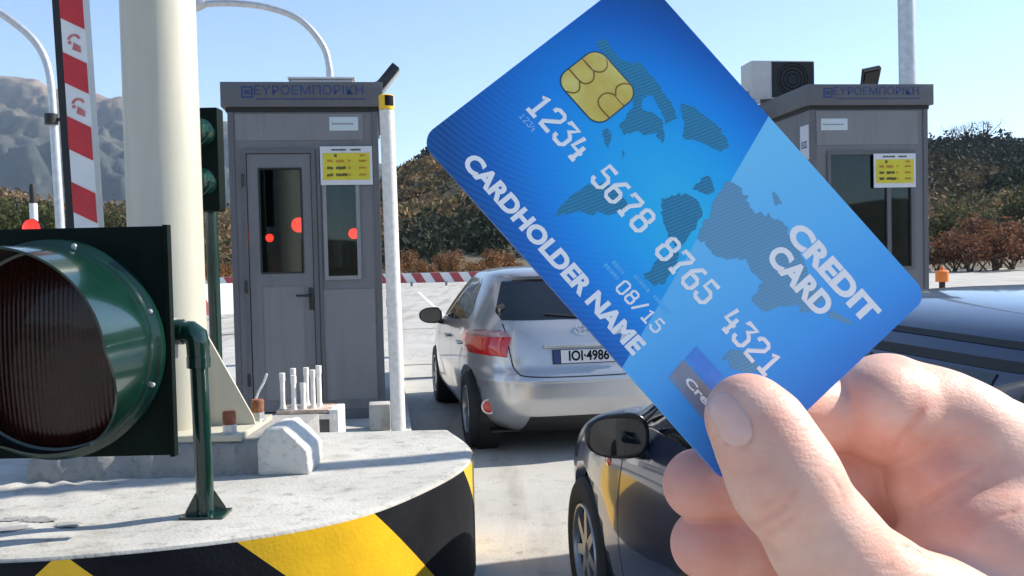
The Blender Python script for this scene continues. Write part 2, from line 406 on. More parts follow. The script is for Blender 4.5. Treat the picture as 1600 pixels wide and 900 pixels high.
# ------------------------------------------------------------------ foliage
def foliage_mat(name, rough=.8):
    m = bpy.data.materials.new(name); m.use_nodes = True; n = m.node_tree; b = n.nodes['Principled BSDF']
    b.inputs['Roughness'].default_value = rough; setp(b, 'Specular IOR Level', .2)
    at = n.nodes.new('ShaderNodeAttribute'); at.attribute_name = 'tint'; n.links.new(at.outputs['Color'], b.inputs['Base Color'])
    tr = n.nodes.new('ShaderNodeBsdfTranslucent'); n.links.new(at.outputs['Color'], tr.inputs[0])
    mx = n.nodes.new('ShaderNodeMixShader'); mx.inputs[0].default_value = .25
    n.links.new(b.outputs[0], mx.inputs[1]); n.links.new(tr.outputs[0], mx.inputs[2])
    n.links.new(mx.outputs[0], n.nodes['Material Output'].inputs[0]); return m
M['foliage'] = foliage_mat('leaf clumps')
def leaf_mesh(name, C, N, S, tint, m):
    """quads at C (n,3), random orientation, size S (n), colour tint (n,3)"""
    n = len(C); a = RNG.normal(size=(n, 3)); a /= np.linalg.norm(a, axis=1)[:, None]
    b = RNG.normal(size=(n, 3)); b -= (b*a).sum(1)[:, None]*a; b /= np.linalg.norm(b, axis=1)[:, None]
    a = a*S[:, None]; b = b*(S*.65)[:, None]
    V = np.stack([C-a*.9, C-b+a*.15, C+a, C+b-a*.1], 1).reshape(-1, 3)
    me = bpy.data.meshes.new(name); me.vertices.add(4*n); me.vertices.foreach_set('co', V.astype(np.float32).ravel())
    me.loops.add(4*n); me.loops.foreach_set('vertex_index', np.arange(4*n, dtype=np.int32))
    me.polygons.add(n); me.polygons.foreach_set('loop_start', np.arange(0, 4*n, 4, dtype=np.int32))
    me.polygons.foreach_set('loop_total', np.full(n, 4, dtype=np.int32))
    at = me.attributes.new('tint', 'FLOAT_COLOR', 'FACE')
    at.data.foreach_set('color', np.concatenate([tint, np.ones((n, 1))], 1).astype(np.float32).ravel())
    me.materials.append(m); me.update(calc_edges=True)
    o = bpy.data.objects.new(name, me); COL.objects.link(o); return o
# scrub woods on the hills, too many to count
NB = 5200
bt = RNG.uniform(azpx(-250), azpx(1950), NB); br = 84 + RNG.random(NB)**.8*196
bh = near_h(bt, br); bx_ = bt*br
dens = fbm(bx_/30, br/30, 4, 77)
keep = dens > -.14
bt, br, bh, bx_, dens = bt[keep], br[keep], bh[keep], bx_[keep], dens[keep]
size = RNG.uniform(1.1, 2.6, len(bt))*(1+br/450)
pal = np.array([[.17, .125, .062], [.22, .15, .085], [.115, .10, .048], [.25, .165, .09], [.028, .036, .022]])
dark = np.array([.016, .024, .018])
pi_ = RNG.integers(0, 4, len(bt)); tint = pal[pi_]
tint = np.where((dens > .09)[:, None], pal[4]*RNG.uniform(.7, 1.3, (len(bt), 1)), tint)
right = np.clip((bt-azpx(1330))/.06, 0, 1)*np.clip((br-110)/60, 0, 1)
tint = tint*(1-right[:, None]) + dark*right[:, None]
K = 84
dv = RNG.normal(size=(len(bt), K, 3)); dv /= np.linalg.norm(dv, axis=2)[..., None]
dv *= (RNG.random((len(bt), K, 1))**.35); dv[..., 2] = np.abs(dv[..., 2])*1.15
dv *= RNG.uniform(.7, 1.25, (len(bt), 1, 3))
Cn = np.stack([bx_, br, bh-.2], 1)[:, None]+dv*size[:, None, None]
tn = tint[:, None]*RNG.uniform(.8, 1.22, (len(bt), K, 1))
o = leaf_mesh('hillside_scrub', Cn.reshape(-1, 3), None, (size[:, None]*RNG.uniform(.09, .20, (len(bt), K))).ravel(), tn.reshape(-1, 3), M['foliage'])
struct(o, 'stuff')

M['bark'] = mat('brown bark', (.10, .07, .045), .9, vary=.3, vscale=5)
def shrub(name, label, cat, loc, h, wd, cols, k, leaf, group, stems=7, seed=0, twig=False):
    rg = np.random.default_rng(seed)
    root = thing(name, label, cat, loc, 0, group)
    nl = 9
    lc = np.stack([rg.normal(0, wd*.26, nl), rg.normal(0, wd*.26, nl), rg.uniform(.30, .86, nl)*h], 1); lr = rg.uniform(.16, .30, nl)*min(h, wd)*1.25
    i = rg.integers(0, nl, k); d = rg.normal(size=(k, 3)); d /= np.linalg.norm(d, axis=1)[:, None]; d *= (rg.random((k, 1))**.4)
    Cc = lc[i]+d*lr[i][:, None]*np.array([1, 1, .95]); Cc[:, 2] = np.maximum(Cc[:, 2], .04)
    cl = np.array(cols); t = cl[rg.integers(0, len(cl), nl)][i]*rg.uniform(.6, 1.4, (k, 1))
    fo = leaf_mesh('foliage', Cc, None, leaf*rg.uniform(.6, 1.3, k), t, M['foliage']); fo.parent = root
    mb = MB()
    for s in range(stems):
        a = lc[s % nl]; mid = a*np.array([.35, .35, .55]) + rg.normal(0, .05*wd, 3)*np.array([1, 1, 0])
        mb.tube([(rg.normal(0, .05*wd), rg.normal(0, .05*wd), -.1), mid, a, a+np.array([rg.normal(0, .1*wd), rg.normal(0, .1*wd), lr[s % nl]*.9])], [h*.022, h*.016, h*.010, h*.003], 6)
    mb.build('trunk' if cat == 'tree' else 'stem', M['bark'], root)
    return root
rust = [(.24, .115, .045), (.19, .10, .05), (.27, .14, .06), (.16, .09, .05)]
olive = [(.07, .075, .03), (.10, .09, .04), (.05, .06, .026)]
red = [(.17, .075, .04), (.21, .095, .045), (.13, .065, .04)]
greent = [(.055, .07, .022), (.08, .09, .03), (.045, .055, .02)]
SH = {}
SH['rust'] = shrub('dry_shrub', 'x', 'shrub', (0, 60, 0), 2.0, 2.3, rust, 1300, .085, 'dry shrubs along the far edge of the plaza', seed=1)
SH['rust2'] = shrub('dry_shrub', 'x', 'shrub', (0, 60, 0), 1.9, 2.8, red, 1300, .085, 'dry shrubs along the far edge of the plaza', seed=2)
SH['olive'] = shrub('olive_bush', 'x', 'bush', (0, 60, 0), 2.6, 3.2, olive, 1500, .10, 'olive bushes at the foot of the right hill', seed=3)
SH['tree'] = shrub('green_tree', 'x', 'tree', (0, 60, 0), 4.2, 4.2, greent, 2400, .15, 'green trees at the foot of the left hill', seed=4)
LS = {'rust': 'orange-brown dry shrub on the far verge between the white post and the silver car', 'rust2': 'reddish bare shrub at the foot of the right hill behind the dark car roof',
      'olive': 'olive-brown bush low on the right hill beside the far booth', 'tree': 'green bushy tree beside the left lamp post below the mountain'}
placed = set()
def plant(k, px, py, d, s=1., label=None):
    x = azpx(px)*d; z = max(0, float(near_h(np.array(azpx(px)), np.array(float(d)))))
    lab = label or LS[k]
    if k not in placed:
        o = SH[k]; o.location = (x, d, z-.08); o['label'] = lab; o.rotation_euler = (0, 0, px*.7); o.scale = (s, s, s); placed.add(k); return o
    return dup(SH[k], (x, d, z-.08), px*.7, lab, (s, s, s))
for i, px in enumerate((618, 640, 655, 676, 694, 712, 735, 752, 770, 790, 812)):
    plant('rust', px, 0, 68+3*math.sin(i*2.1), .80+.25*math.sin(i*1.7))
for i, px in enumerate((305, 322, 340, 352)):
    plant('rust', px, 0, 69+i, .75, 'brown dry shrub on the far verge between the cream pole and the near booth')
for i, (px, d, s) in enumerate(((1462, 62, 1.0), (1490, 60, 1.25), (1520, 58, 1.35), (1552, 60, 1.55), (1580, 62, 1.6), (1612, 59, 1.3), (1508, 66, 1.7), (1565, 67, 1.9))):
    plant('rust2', px, 0, d, s)
for i, (px, d, s) in enumerate(((1466, 80, 1.6), (1492, 84, 1.3), (1575, 95, 2.1), (1600, 92, 2.0), (1545, 88, 1.2))):
    plant('olive', px, 0, d, s)
for i, (px, d, s) in enumerate(((12, 92, 1.55), (52, 96, 1.4), (98, 98, 1.1), (-30, 94, 1.5), (182, 110, .95))):
    plant('tree', px, 0, d, s, LS['tree'] if px < 150 else 'green bushy tree seen between the striped arm and the cream pole')

SH['bare'] = shrub('bare_tree', 'x', 'tree', (0, 60, 0), 6.5, 4.5, [(.07, .06, .05), (.09, .075, .06)], 420, .14, 'bare trees on the right skyline', stems=11, seed=9)
for px, s_, lab in ((1493, .95, 'slender bare tree on the right skyline beside the far booth'), (1513, 1.0, 'rounded bare tree on the right skyline, second from the far booth'), (1542, 1.15, 'broad bare tree on the right skyline, farthest from the far booth')):
    plant('bare', px, 0, 252, s_, lab)

# ------------------------------------------------------------------ striped barriers on the plaza
def striped_barrier(name, label, p0, p1, h, period, z0=0., slant=1.):
    p0 = np.array(p0); p1 = np.array(p1); L = np.linalg.norm(p1-p0); rz = math.atan2(p1[1]-p0[1], p1[0]-p0[0])
    root = thing(name, label, 'barrier', (*p0, 0), rz)
    b = MB(); b.bx(0, L, -.05, .05, z0, h, 0); b.build('rail_board', M['white'], root)
    s = MB(); x = 0
    while x < L-period:
        s.prism([(x, z0+.01), (x+period*.5, z0+.01), (x+period*.5+slant*(h-z0)*.6, h-.01), (x+slant*(h-z0)*.6, h-.01)], -.004, .004, Matrix.Translation((0, -.057, 0)) @ Matrix.Rotation(R_(90), 4, 'X'))
        x += period
    s.build('red_stripe', M['maroon'], root)
    x = .3
    while x < L:
        f = MB(); f.bx(x-.06, x+.06, -.16, .16, 0, z0+.05); f.build('foot', M['conc'], root); x += 2.0
    return root
a = ONZ(300, 448, 0); b = ONZ(800, 446, 0)
striped_barrier('striped_barrier', 'long low red and white striped barrier across the far end of the plaza', (-34, 57), (14, 54), .75, 1.1, .18, -1)
striped_barrier('striped_barrier', 'nearer red and white striped barrier board between the cream pole and the booth', ONZ(150, 512, 0)[:2], ONZ(372, 496, 0)[:2], 1.0, .62, .12, -1)

# ------------------------------------------------------------------ low island and its concrete nose
isl = MB()
c = np.array([-.78, 7.2])
def isp(rgt, fwd, z): q = c+RG*rgt+FW*fwd; return (q[0], q[1], z)
poly = [isp(0, -2.0, 0), isp(0, 8, 0), isp(-.5, 8.6, 0), isp(-2.3, 8.6, 0), isp(-2.6, 8, 0), isp(-2.6, -2.0, 0)]
isl.prism([(p[0], p[1]) for p in poly], 0.0, .30)
struct(isl.build('pavement', M['white_conc'], smooth=False))
isl = MB()
c2 = np.array([3.9, 9.5])
poly = [c2+RG*a+FW*b for a, b in ((-.95, -1.2), (-.95, 5), (.95, 5), (.95, -1.2), (.55, -1.7), (-.55, -1.7))]
isl.prism([(p[0], p[1]) for p in poly], 0.0, .38)
struct(isl.build('pavement', M['white_conc'], smooth=False))

TOP = .60
front = [(-4.4, 5.6), (-4.5, 4.7), (-4.2, 3.9), (-3.3, 3.42)]+[tuple(ONZ(x, y, TOP)[:2]) for x, y in ((-300, 885), (0, 873), (95, 868), (240, 855), (370, 840), (480, 822), (575, 799), (650, 770), (712, 738), (737, 714), (732, 694), (700, 671))]
cv = catmull(front, 10); cv = [tuple(p) for p in cv]
TOP = .60
root = thing('concrete_island_nose', 'white-topped concrete island end with yellow and black chevrons round its front', 'traffic island', (0, 0, 0))
mb = MB()
n = len(cv)
cen = np.array([-2.2, 4.6])
def inset(p, k):
    d = cen-np.array(p); d = d/np.linalg.norm(d); return np.array(p)+d*k
rings = [[(p[0], p[1], 0) for p in cv], [(p[0], p[1], TOP-.014) for p in cv], [(*inset(p, .006), TOP-.004) for p in cv], [(*inset(p, .03), TOP) for p in cv]]
vs = [v for rg in rings for v in rg]; fs = []
for i in range(3):
    for k in range(n): fs.append((i*n+k, i*n+(k+1) % n, (i+1)*n+(k+1) % n, (i+1)*n+k))
# top: grid-ish fan with slight unevenness
mb.add(vs, fs)
top = rings[3]; lev = [top]; 
for kf in (.15, .35, .6, .85):
    lev.append([(p[0]+(cen[0]-p[0])*kf, p[1]+(cen[1]-p[1])*kf, TOP+.006*math.sin(p[0]*9+kf*7)*math.sin(p[1]*7)) for p in top])
vs = [v for l in lev for v in l]+[(cen[0], cen[1], TOP)]; fs = []
for i in range(len(lev)-1):
    for k in range(n): fs.append((i*n+k, i*n+(k+1) % n, (i+1)*n+(k+1) % n, (i+1)*n+k))
for k in range(n): fs.append(((len(lev)-1)*n+k, (len(lev)-1)*n+(k+1) % n, len(lev)*n))
mb.add(vs, fs)
mb.build('body', M['white_conc'], root)
# chevron bands: strips cut along the slanted paint edges
S = [0.]
for i in range(1, n): S.append(S[-1]+math.dist(cv[i-1], cv[i]))
S = np.array(S); X = np.array([p[0] for p in cv]); Y = np.array([p[1] for p in cv])
def s_at(px, py):
    q = ONZ(px, py, TOP); return float(S[np.argmin((X-q[0])**2+(Y-q[1])**2)])
s0 = s_at(95, 868)
def wall(s, z, off):
    x = np.interp(s, S, X); y = np.interp(s, S, Y); e = .01
    dx = np.interp(s+e, S, X)-np.interp(s-e, S, X); dy = np.interp(s+e, S, Y)-np.interp(s-e, S, Y); l = math.hypot(dx, dy) or 1
    return (x+dy/l*off, y-dx/l*off, z)
def band(q0, q1, side, name, m):
    """paint between |s-s0|-1.12*(top-z) = q0 and q1 on one side of the centre line"""
    g = MB(); ZN = 14; KN = 26; vs = []; fs = []; z1 = TOP-.015
    for j in range(ZN+1):
        z = .02+(z1-.02)*j/ZN; sh = 1.12*(z1-z)
        a = max(q0+sh, 0); b = max(q1+sh, 0)
        for k in range(KN+1):
            t = a+(b-a)*k/KN; s = s0+side*t; s = min(max(s, 1.2), S[-1]-.01); vs.append(wall(s, z, .004))
    for j in range(ZN):
        for k in range(KN): fs.append((j*(KN+1)+k, j*(KN+1)+k+1, (j+1)*(KN+1)+k+1, (j+1)*(KN+1)+k))
    g.add(vs, fs); return g.build(name, m, root)
for side in (1, -1):
    q1_, q2_, q3_ = s_at(370, 840)-s0, s_at(582, 797)-s0, s_at(724, 730)-s0
    qs = [-.62, .03, q1_, q2_, q3_, q3_+.55]; cols = ['yellow', 'black', 'yellow', 'black', 'yellow']
    for i in range(5): band(qs[i], qs[i+1], side, cols[i]+'_chevron', M['yellow' if cols[i] == 'yellow' else 'blackpaint'])
# kerb edge stub: chipped corner shard and pebbles on the top
rub = MB()
for i in range(7):
    p = ONZ(15+random.random()*110, 812+random.random()*22, TOP)
    bm = bmesh.new(); bmesh.ops.create_icosphere(bm, subdivisions=2, radius=.035)
    for v in bm.verts: v.co = Vector((v.co.x*random.uniform(.8, 2.2), v.co.y*random.uniform(.7, 1.3), v.co.z*.10)) * random.uniform(.6, 1.25)
    bm.transform(Matrix.Translation((p[0], p[1], TOP+.006))); rub.addbm(bm)
tag(rub.build('mortar_patch', M['conc']), 'crumbling grey mortar patch on the near left of the white island top', 'mortar')

# plinth under the pole
pl = thing('plinth', 'rough grey concrete plinth under the cream pole on the island', 'plinth', (0, 0, 0))
pz0, pz1 = TOP, TOP+.15
bl = ONZ(45, 752, pz0); brp = ONZ(448, 738, pz0)
mb = MB(); NXP = 40
def edge(x, t, k): return .012*math.sin(x*31+k)+.008*math.sin(x*77+2*k)
secs = []
for i in range(NXP+1):
    t = i/NXP; x = bl[0]+(brp[0]-bl[0])*t; y = bl[1]+(brp[1]-bl[1])*t
    secs.append([(x, y-.02+edge(x, t, 1), pz0-.02), (x, y-.01+edge(x, t, 2), pz0+.05), (x, y+.015+edge(x, t, 3), pz1-.02+edge(x, t, 5)*.5), (x, y+.04+edge(x, t, 4), pz1+edge(x, t, 6)*.3), (x, y+.78, pz1), (x, y+.80, pz0-.02)])
ns = 6; vs = [v for s in secs for v in s]; fs = []
for i in range(NXP):
    for k in range(ns): fs.append((i*ns+k, i*ns+(k+1) % ns, (i+1)*ns+(k+1) % ns, (i+1)*ns+k))
fs += [tuple(range(ns)), tuple(NXP*ns+k for k in range(ns))]
mb.add(vs, fs); mb.build('body', M['conc'], pl, angle=50)
# bright grout lump at its right end
gp = ONZ(436, 742, pz0); mb = MB()
bm = bmesh.new(); pf = [(-.115, 0), (-.118, .165), (-.07, .228), (.015, .232), (.075, .175), (.125, .12), (.130, 0)]
lo_ = [bm.verts.new((x, 0, z)) for x, z in pf]; hi_ = [bm.verts.new((x*.97, .34, z*.96)) for x, z in pf]; np7 = len(pf)
bm.faces.new(lo_[::-1]); bm.faces.new(hi_)
for k in range(np7): bm.faces.new((lo_[k], lo_[(k+1) % np7], hi_[(k+1) % np7], hi_[k]))
bmesh.ops.recalc_face_normals(bm, faces=bm.faces)
bmesh.ops.bevel(bm, geom=list(bm.edges), offset=.022, segments=3, profile=.55, affect='EDGES'); bmesh.ops.triangulate(bm, faces=bm.faces); bmesh.ops.subdivide_edges(bm, edges=bm.edges, cuts=3, use_grid_fill=True)
for v in bm.verts:
    x, y, z = v.co; k = .0014*math.sin(x*61+y*23)*math.sin(z*47+y*31)+.0015*math.sin(x*143+z*121)*math.cos(y*97)
    v.co += Vector((k, k*.8, k if z > .02 else 0))
bm.transform(Matrix.Translation((gp[0]+.02, gp[1]-.02, pz0-.003))); mb.addbm(bm)
mb.build('mortar_block', M['grout'], pl)

# ------------------------------------------------------------------ cream gantry pole
pc = ONZ(262, 692, pz1); pd = 4.82
pc = np.array([(262-800)/FPX*pd-.0, pd, pz1])
root = thing('gantry_pole', 'thick cream steel pole rising out of the picture from the plinth', 'pole', tuple(pc))
mb = MB(); mb.lathe([(0, 0), (.181, 0), (.181, .02), (.181, 1.7), (.180, 1.705), (.180, 5.4), (0, 5.4)], 64); mb.build('shaft', M['cream'], root)
mb = MB(); mb.bx(-.30, .43, -.30, .30, .002, .032, bev=.004); mb.build('base_plate', M['cream'], root)
for a in (0, 90, 180, 270):
    mb = MB()
    Mx = Matrix.Rotation(R_(a), 4, 'Z') @ Matrix.Rotation(R_(90), 4, 'X')
    mb.prism([(.175, .033), (.42 if a == 0 else .29, .033), (.41 if a == 0 else .285, .07), (.185, .50), (.175, .50)], -.008, .008, Mx)
    mb.build('gusset', M['cream'], root)
for sx_, sy_ in ((.36, -.24), (.40, .12), (-.25, -.25), (-.25, .25)):
    mb = MB(); mb.lathe([(0, .032), (.045, .032), (.045, .036), (.034, .037), (.034, .075), (0, .075)], 6, Matrix.Translation((sx_, sy_, 0)))
    nb = mb.build('anchor_nut', M['steel'], root)
    mb = MB(); mb.lathe([(0, .075), (.032, .075), (.033, .13), (.028, .14), (0, .14)], 18, Matrix.Translation((sx_, sy_, 0)))
    mb.build('rusty_cap', M['rust'], nb)

# ------------------------------------------------------------------ near traffic signal on its green pipe
sd = 3.60
def S3(px, py, d=sd): return AT(px, py, d)
tl = S3(-92, 358); tr_ = S3(252, 358); brr = S3(272, 714); bll = S3(-92, 716)
ctr = (tl+tr_+brr+bll)/4
root = thing('lane_signal', 'large dark green signal head with one big hooded dark red lens', 'traffic signal', (float(ctr[0]), float(ctr[1]), float(ctr[2])))
W2 = .435; H2 = .43
mb = MB(); mb.bx(-W2, W2, -.008, .008, -H2, H2, bev=.003)
bp_ = mb.build('backplate', M['greenback'], root)
for sgn in (-1, 1):
    mb = MB(); mb.bx(sgn*W2-.009, sgn*W2+.009, -.02, .02, -H2-.004, H2+.004); mb.build('edge_trim', M['greenback'], root)
MX = Matrix.Rotation(R_(90), 4, 'X')      # lathe axis z -> -y (towards the viewer)
lc = S3(92, 545) - ctr
ML = Matrix.Translation((float(lc[0]), -.01, float(lc[2]))) @ MX
RL = .395
mb = MB(); mb.lathe([(RL+.012, 0), (RL+.016, .02), (RL+.012, .05), (RL-.004, .06), (RL-.006, .10), (RL-.018, .105), (RL-.018, .03), (RL-.05, .02)], 96, ML)
mb.build('lens_ring', M['green'], root)
mb = MB(); mb.lathe([(0, .075), (.1, .072), (.2, .064), (.3, .048), (RL-.03, .028), (RL-.02, .02)], 96, ML)
mb.build('lens', M['lens'], root)
# tunnel hood: deep above and at the sides, cut away below
mb = MB(); NA = 120; vs = []; fs = []
for i in range(NA+1):
    a = -math.pi/2 + 2*math.pi*i/NA           # -90 deg = bottom
    el = a
    k = (1+math.sin(el))/2                    # 0 at bottom .. 1 at top
    depth = .11 + .36*min(1, max(0, (k-.04)/.50))**.8
    for rad, dd in ((RL-.012, .06), (RL-.014, depth), (RL-.022, depth), (RL-.024, .06)):
        vs.append(ML @ Vector((rad*math.cos(a), -rad*math.sin(a)*-1, dd)))
for i in range(NA):
    for k in (0, 1, 3): fs.append((i*4+k, i*4+(k+1) % 4, (i+1)*4+(k+1) % 4, (i+1)*4+k))
mb.add(vs, fs)
mb.add(vs, [(i*4+2, i*4+3, (i+1)*4+3, (i+1)*4+2) for i in range(NA)], 1)
M['hoodin'] = mat('matt black hood lining', (.008, .009, .009), .7, vary=.3, vscale=6)
mb.build('hood', [M['green'], M['hoodin']], root)
for a in (20, 75, -20, 160):
    mb = MB(); mb.lathe([(0, .012), (.008, .010), (.010, 0)], 10, ML @ Matrix.Translation((RL*1.0*math.cos(R_(a)), RL*math.sin(R_(a)), .055)) )
    mb.build('screw', M['steel'], root)
# pipe post
pb = ONZ(322, 806, TOP); ptop = AT(318, 520, pb[1]/F[1]*1.0)
root2 = thing('signal_post', 'dark green pipe post with elbow bolted to the white island top', 'post', (float(pb[0]), float(pb[1]), TOP))
tz = 1.6+ray(315, 530)[2]*pb[1] - TOP
px_ = float((AT(308, 530, pb[1])-pb)[0])
mb = MB(); mb.tube([(0, 0, .012), (px_, 0, tz-.07)], .0345, 28); mb.build('pipe', M['green'], root2)
mb = MB()
mb.lathe([(.036, 0), (.046, .003), (.046, .045), (.04, .05)], 28, Matrix.Translation((px_, 0, tz-.115)))
mb.tube([(px_, 0, tz-.07), (px_, 0, tz-.02), (px_-.006, .0, tz+.01), (px_-.03, .0, tz+.028), (px_-.06, 0, tz+.030)], [.043, .045, .047, .046, .044], 28)
mb.tube([(px_-.055, 0, tz+.03), (px_-.085, 0, tz+.03)], .05, 28)
mb.build('elbow', M['green'], root2)
mb = MB(); mb.bx(px_-.135, px_-.087, -.03, .03, tz-.075, tz+.085, bev=.004); mb.build('bracket', M['steel'], root2)
mb = MB(); mb.bx(-.085, .085, -.07, .07, .001, .013, bev=.002); mb.build('base_plate', M['green'], root2)
for a in (0, 90, 180, 270):
    mb = MB(); mb.prism([(.03, .013), (.08, .013), (.075, .03), (.034, .10)], -.004, .004, Matrix.Rotation(R_(a+25), 4, 'Z') @ Matrix.Rotation(R_(90), 4, 'X')); mb.build('gusset', M['green'], root2)

# ------------------------------------------------------------------ raised striped arm
ad = 4.75
ab = AT(146, 520, ad); at_ = AT(101, -160, ad)
root = thing('boom_barrier', 'raised red and white striped barrier arm with black rubber edge', 'boom barrier', (float(ab[0]), float(ab[1]), float(ab[2])))
vec = Vector(at_-ab); Larm = vec.length
Marm = basis((0, 0, 0), Vector((1, .0, 0)) - vec.normalized()*vec.normalized().x, vec)   # x right, y along the arm, z towards viewer
ww = .119
Mz = Marm
mb = MB()
for (x0, x1, z0, z1, nm) in ((-ww/2, ww/2, -.07, 0, 'a'),):
    bm = bmesh.new(); bmesh.ops.create_cube(bm, size=1)
    for v in bm.verts: v.co = Vector(((x0+x1)/2+v.co.x*(x1-x0), Larm/2+v.co.y*Larm, (z0+z1)/2+v.co.z*(z1-z0)))
    bm.transform(Mz); mb.addbm(bm)
mb.build('beam', M['white'], root)
mb = MB()
bm = bmesh.new(); bmesh.ops.create_cube(bm, size=1)
for v in bm.verts: v.co = Vector((-ww/2-.022+v.co.x*.040, Larm/2+v.co.y*Larm, -.035+v.co.z*.05))
bm.transform(Mz); mb.addbm(bm); mb.build('rubber_edge', M['black'], root)
def army(py): return (520-py)/680.*Larm     # along the arm
mb = MB()
for y0, y1 in ((330, 283), (232, 180), (128, 80), (27, -22), (-75, -125), (432, 383)):
    a, b = army(y0), army(y1); sl_ = .064
    mb.prism([(-ww/2, a), (ww/2-.004, a-sl_), (ww/2-.004, b-sl_), (-ww/2, b)], .001, .003, Mz)
mb.build('red_stripe', M['red'], root)
# faint worn red emblem on two of the white fields
M['emblem'] = mat('faded red print', (.55, .16, .15), .5, vary=.3, vscale=30)
for yy in (58, 158):
    c = army(yy); Me = Mz @ Matrix.Translation((.0, c-.03, .002)); mb = MB()
    mb.prism([(.034*math.cos(t)*(1), .034*math.sin(t)+.012) for t in np.linspace(.3, 2.9, 9)]+[(.022*math.cos(t), .022*math.sin(t)+.012) for t in np.linspace(2.9, .3, 9)], 0, .001, Me)
    mb.prism([(-.012, -.03), (.03, -.05), (.03, -.02), (-.002, .004)], 0, .001, Me)
    mb.prism([(-.03, -.002), (-.014, -.006), (-.014, .01), (-.03, .012)], 0, .001, Me)
    mb.build('emblem', M['emblem'], root)
# cabinet that carries it (behind the signal)
cb = thing('barrier_cabinet', 'barrier drive cabinet standing behind the big signal head', 'cabinet', (float(ab[0])+.0, float(ab[1])+.28, TOP+.151))
mb = MB(); mb.bx(-.2, .2, -.17, .12, 0, .70, bev=.02); mb.build('housing', M['offwhite'], cb)
mb = MB(); mb.bx(-.22, .22, -.19, .14, .701, .74, bev=.012); mb.build('lid', M['orange'], cb)
mb = MB(); mb.tube([(0, -.171, .56), (0, -.235, .56)], .05, 20); mb.build('axle_hub', M['steel'], cb)

# ------------------------------------------------------------------ booths
def wall_panel(mb, x0, x1, z0, z1, y0, y1, holes):
    xs = sorted({x0, x1, *[h[0] for h in holes], *[h[1] for h in holes]}); zs = sorted({z0, z1, *[h[2] for h in holes], *[h[3] for h in holes]})
    for i in range(len(xs)-1):
        runs = []
        for j in range(len(zs)-1):
            cx, cz = (xs[i]+xs[i+1])/2, (zs[j]+zs[j+1])/2
            if not any(h[0] < cx < h[1] and h[2] < cz < h[3] for h in holes):
                if runs and runs[-1][1] == zs[j]: runs[-1][1] = zs[j+1]
                else: runs.append([zs[j], zs[j+1]])
        for a, b in runs: mb.bx(xs[i], xs[i+1], y0, y1, a, b)
def frame(mb, x0, x1, z0, z1, y0, y1, t):
    mb.bx(x0, x0+t, y0, y1, z0, z1); mb.bx(x1-t, x1, y0, y1, z0, z1); mb.bx(x0+t, x1-t, y0, y1, z0, z0+t); mb.bx(x0+t, x1-t, y0, y1, z1-t, z1)
def tariff_sign(root, x0, x1, z0, z1, y):
    mb = MB(); mb.bx(x0, x1, y-.006, y, z0, z1); sg = mb.build('tariff_sign', M['signwhite'], root)
    W_ = x1-x0; H_ = z1-z0
    mb = MB(); mb.bx(x0+.05*W_, x1-.05*W_, y-.0085, y-.0062, z0+.13*H_, z1-.17*H_); mb.build('yellow_field', M['signyellow'], sg)
    d = MB(); o_ = MB()
    def bar(B, u0, u1, v, h):
        # a row of small uneven marks
        u = u0
        while u < u1:
            wv = random.uniform(.012, .03); B.bx(x0+u*W_, x0+min(u+wv, u1)*W_, y-.0105, y-.0087, z0+(v-h*random.uniform(.3, .5))*H_, z0+(v+h*random.uniform(.3, .5))*H_); u += wv+.006
    bar(d, .22, .5, .91, .05); bar(d, .58, .78, .91, .05); bar(d, .27, .32, .76, .10)
    for v, k in ((.62, 0), (.44, 1), (.26, 2)):
        bar(d if k else o_, .13, .24, v, .09); bar(d if k else o_, .30, .46+.03*k, v, .09); bar(o_, .54, .58, v, .07); bar(o_, .74, .88, v, .06)
    bar(o_, .76, .86, .76, .06)
    d.build('print', M['ink'], sg); o_.build('print', M['inkor'], sg)

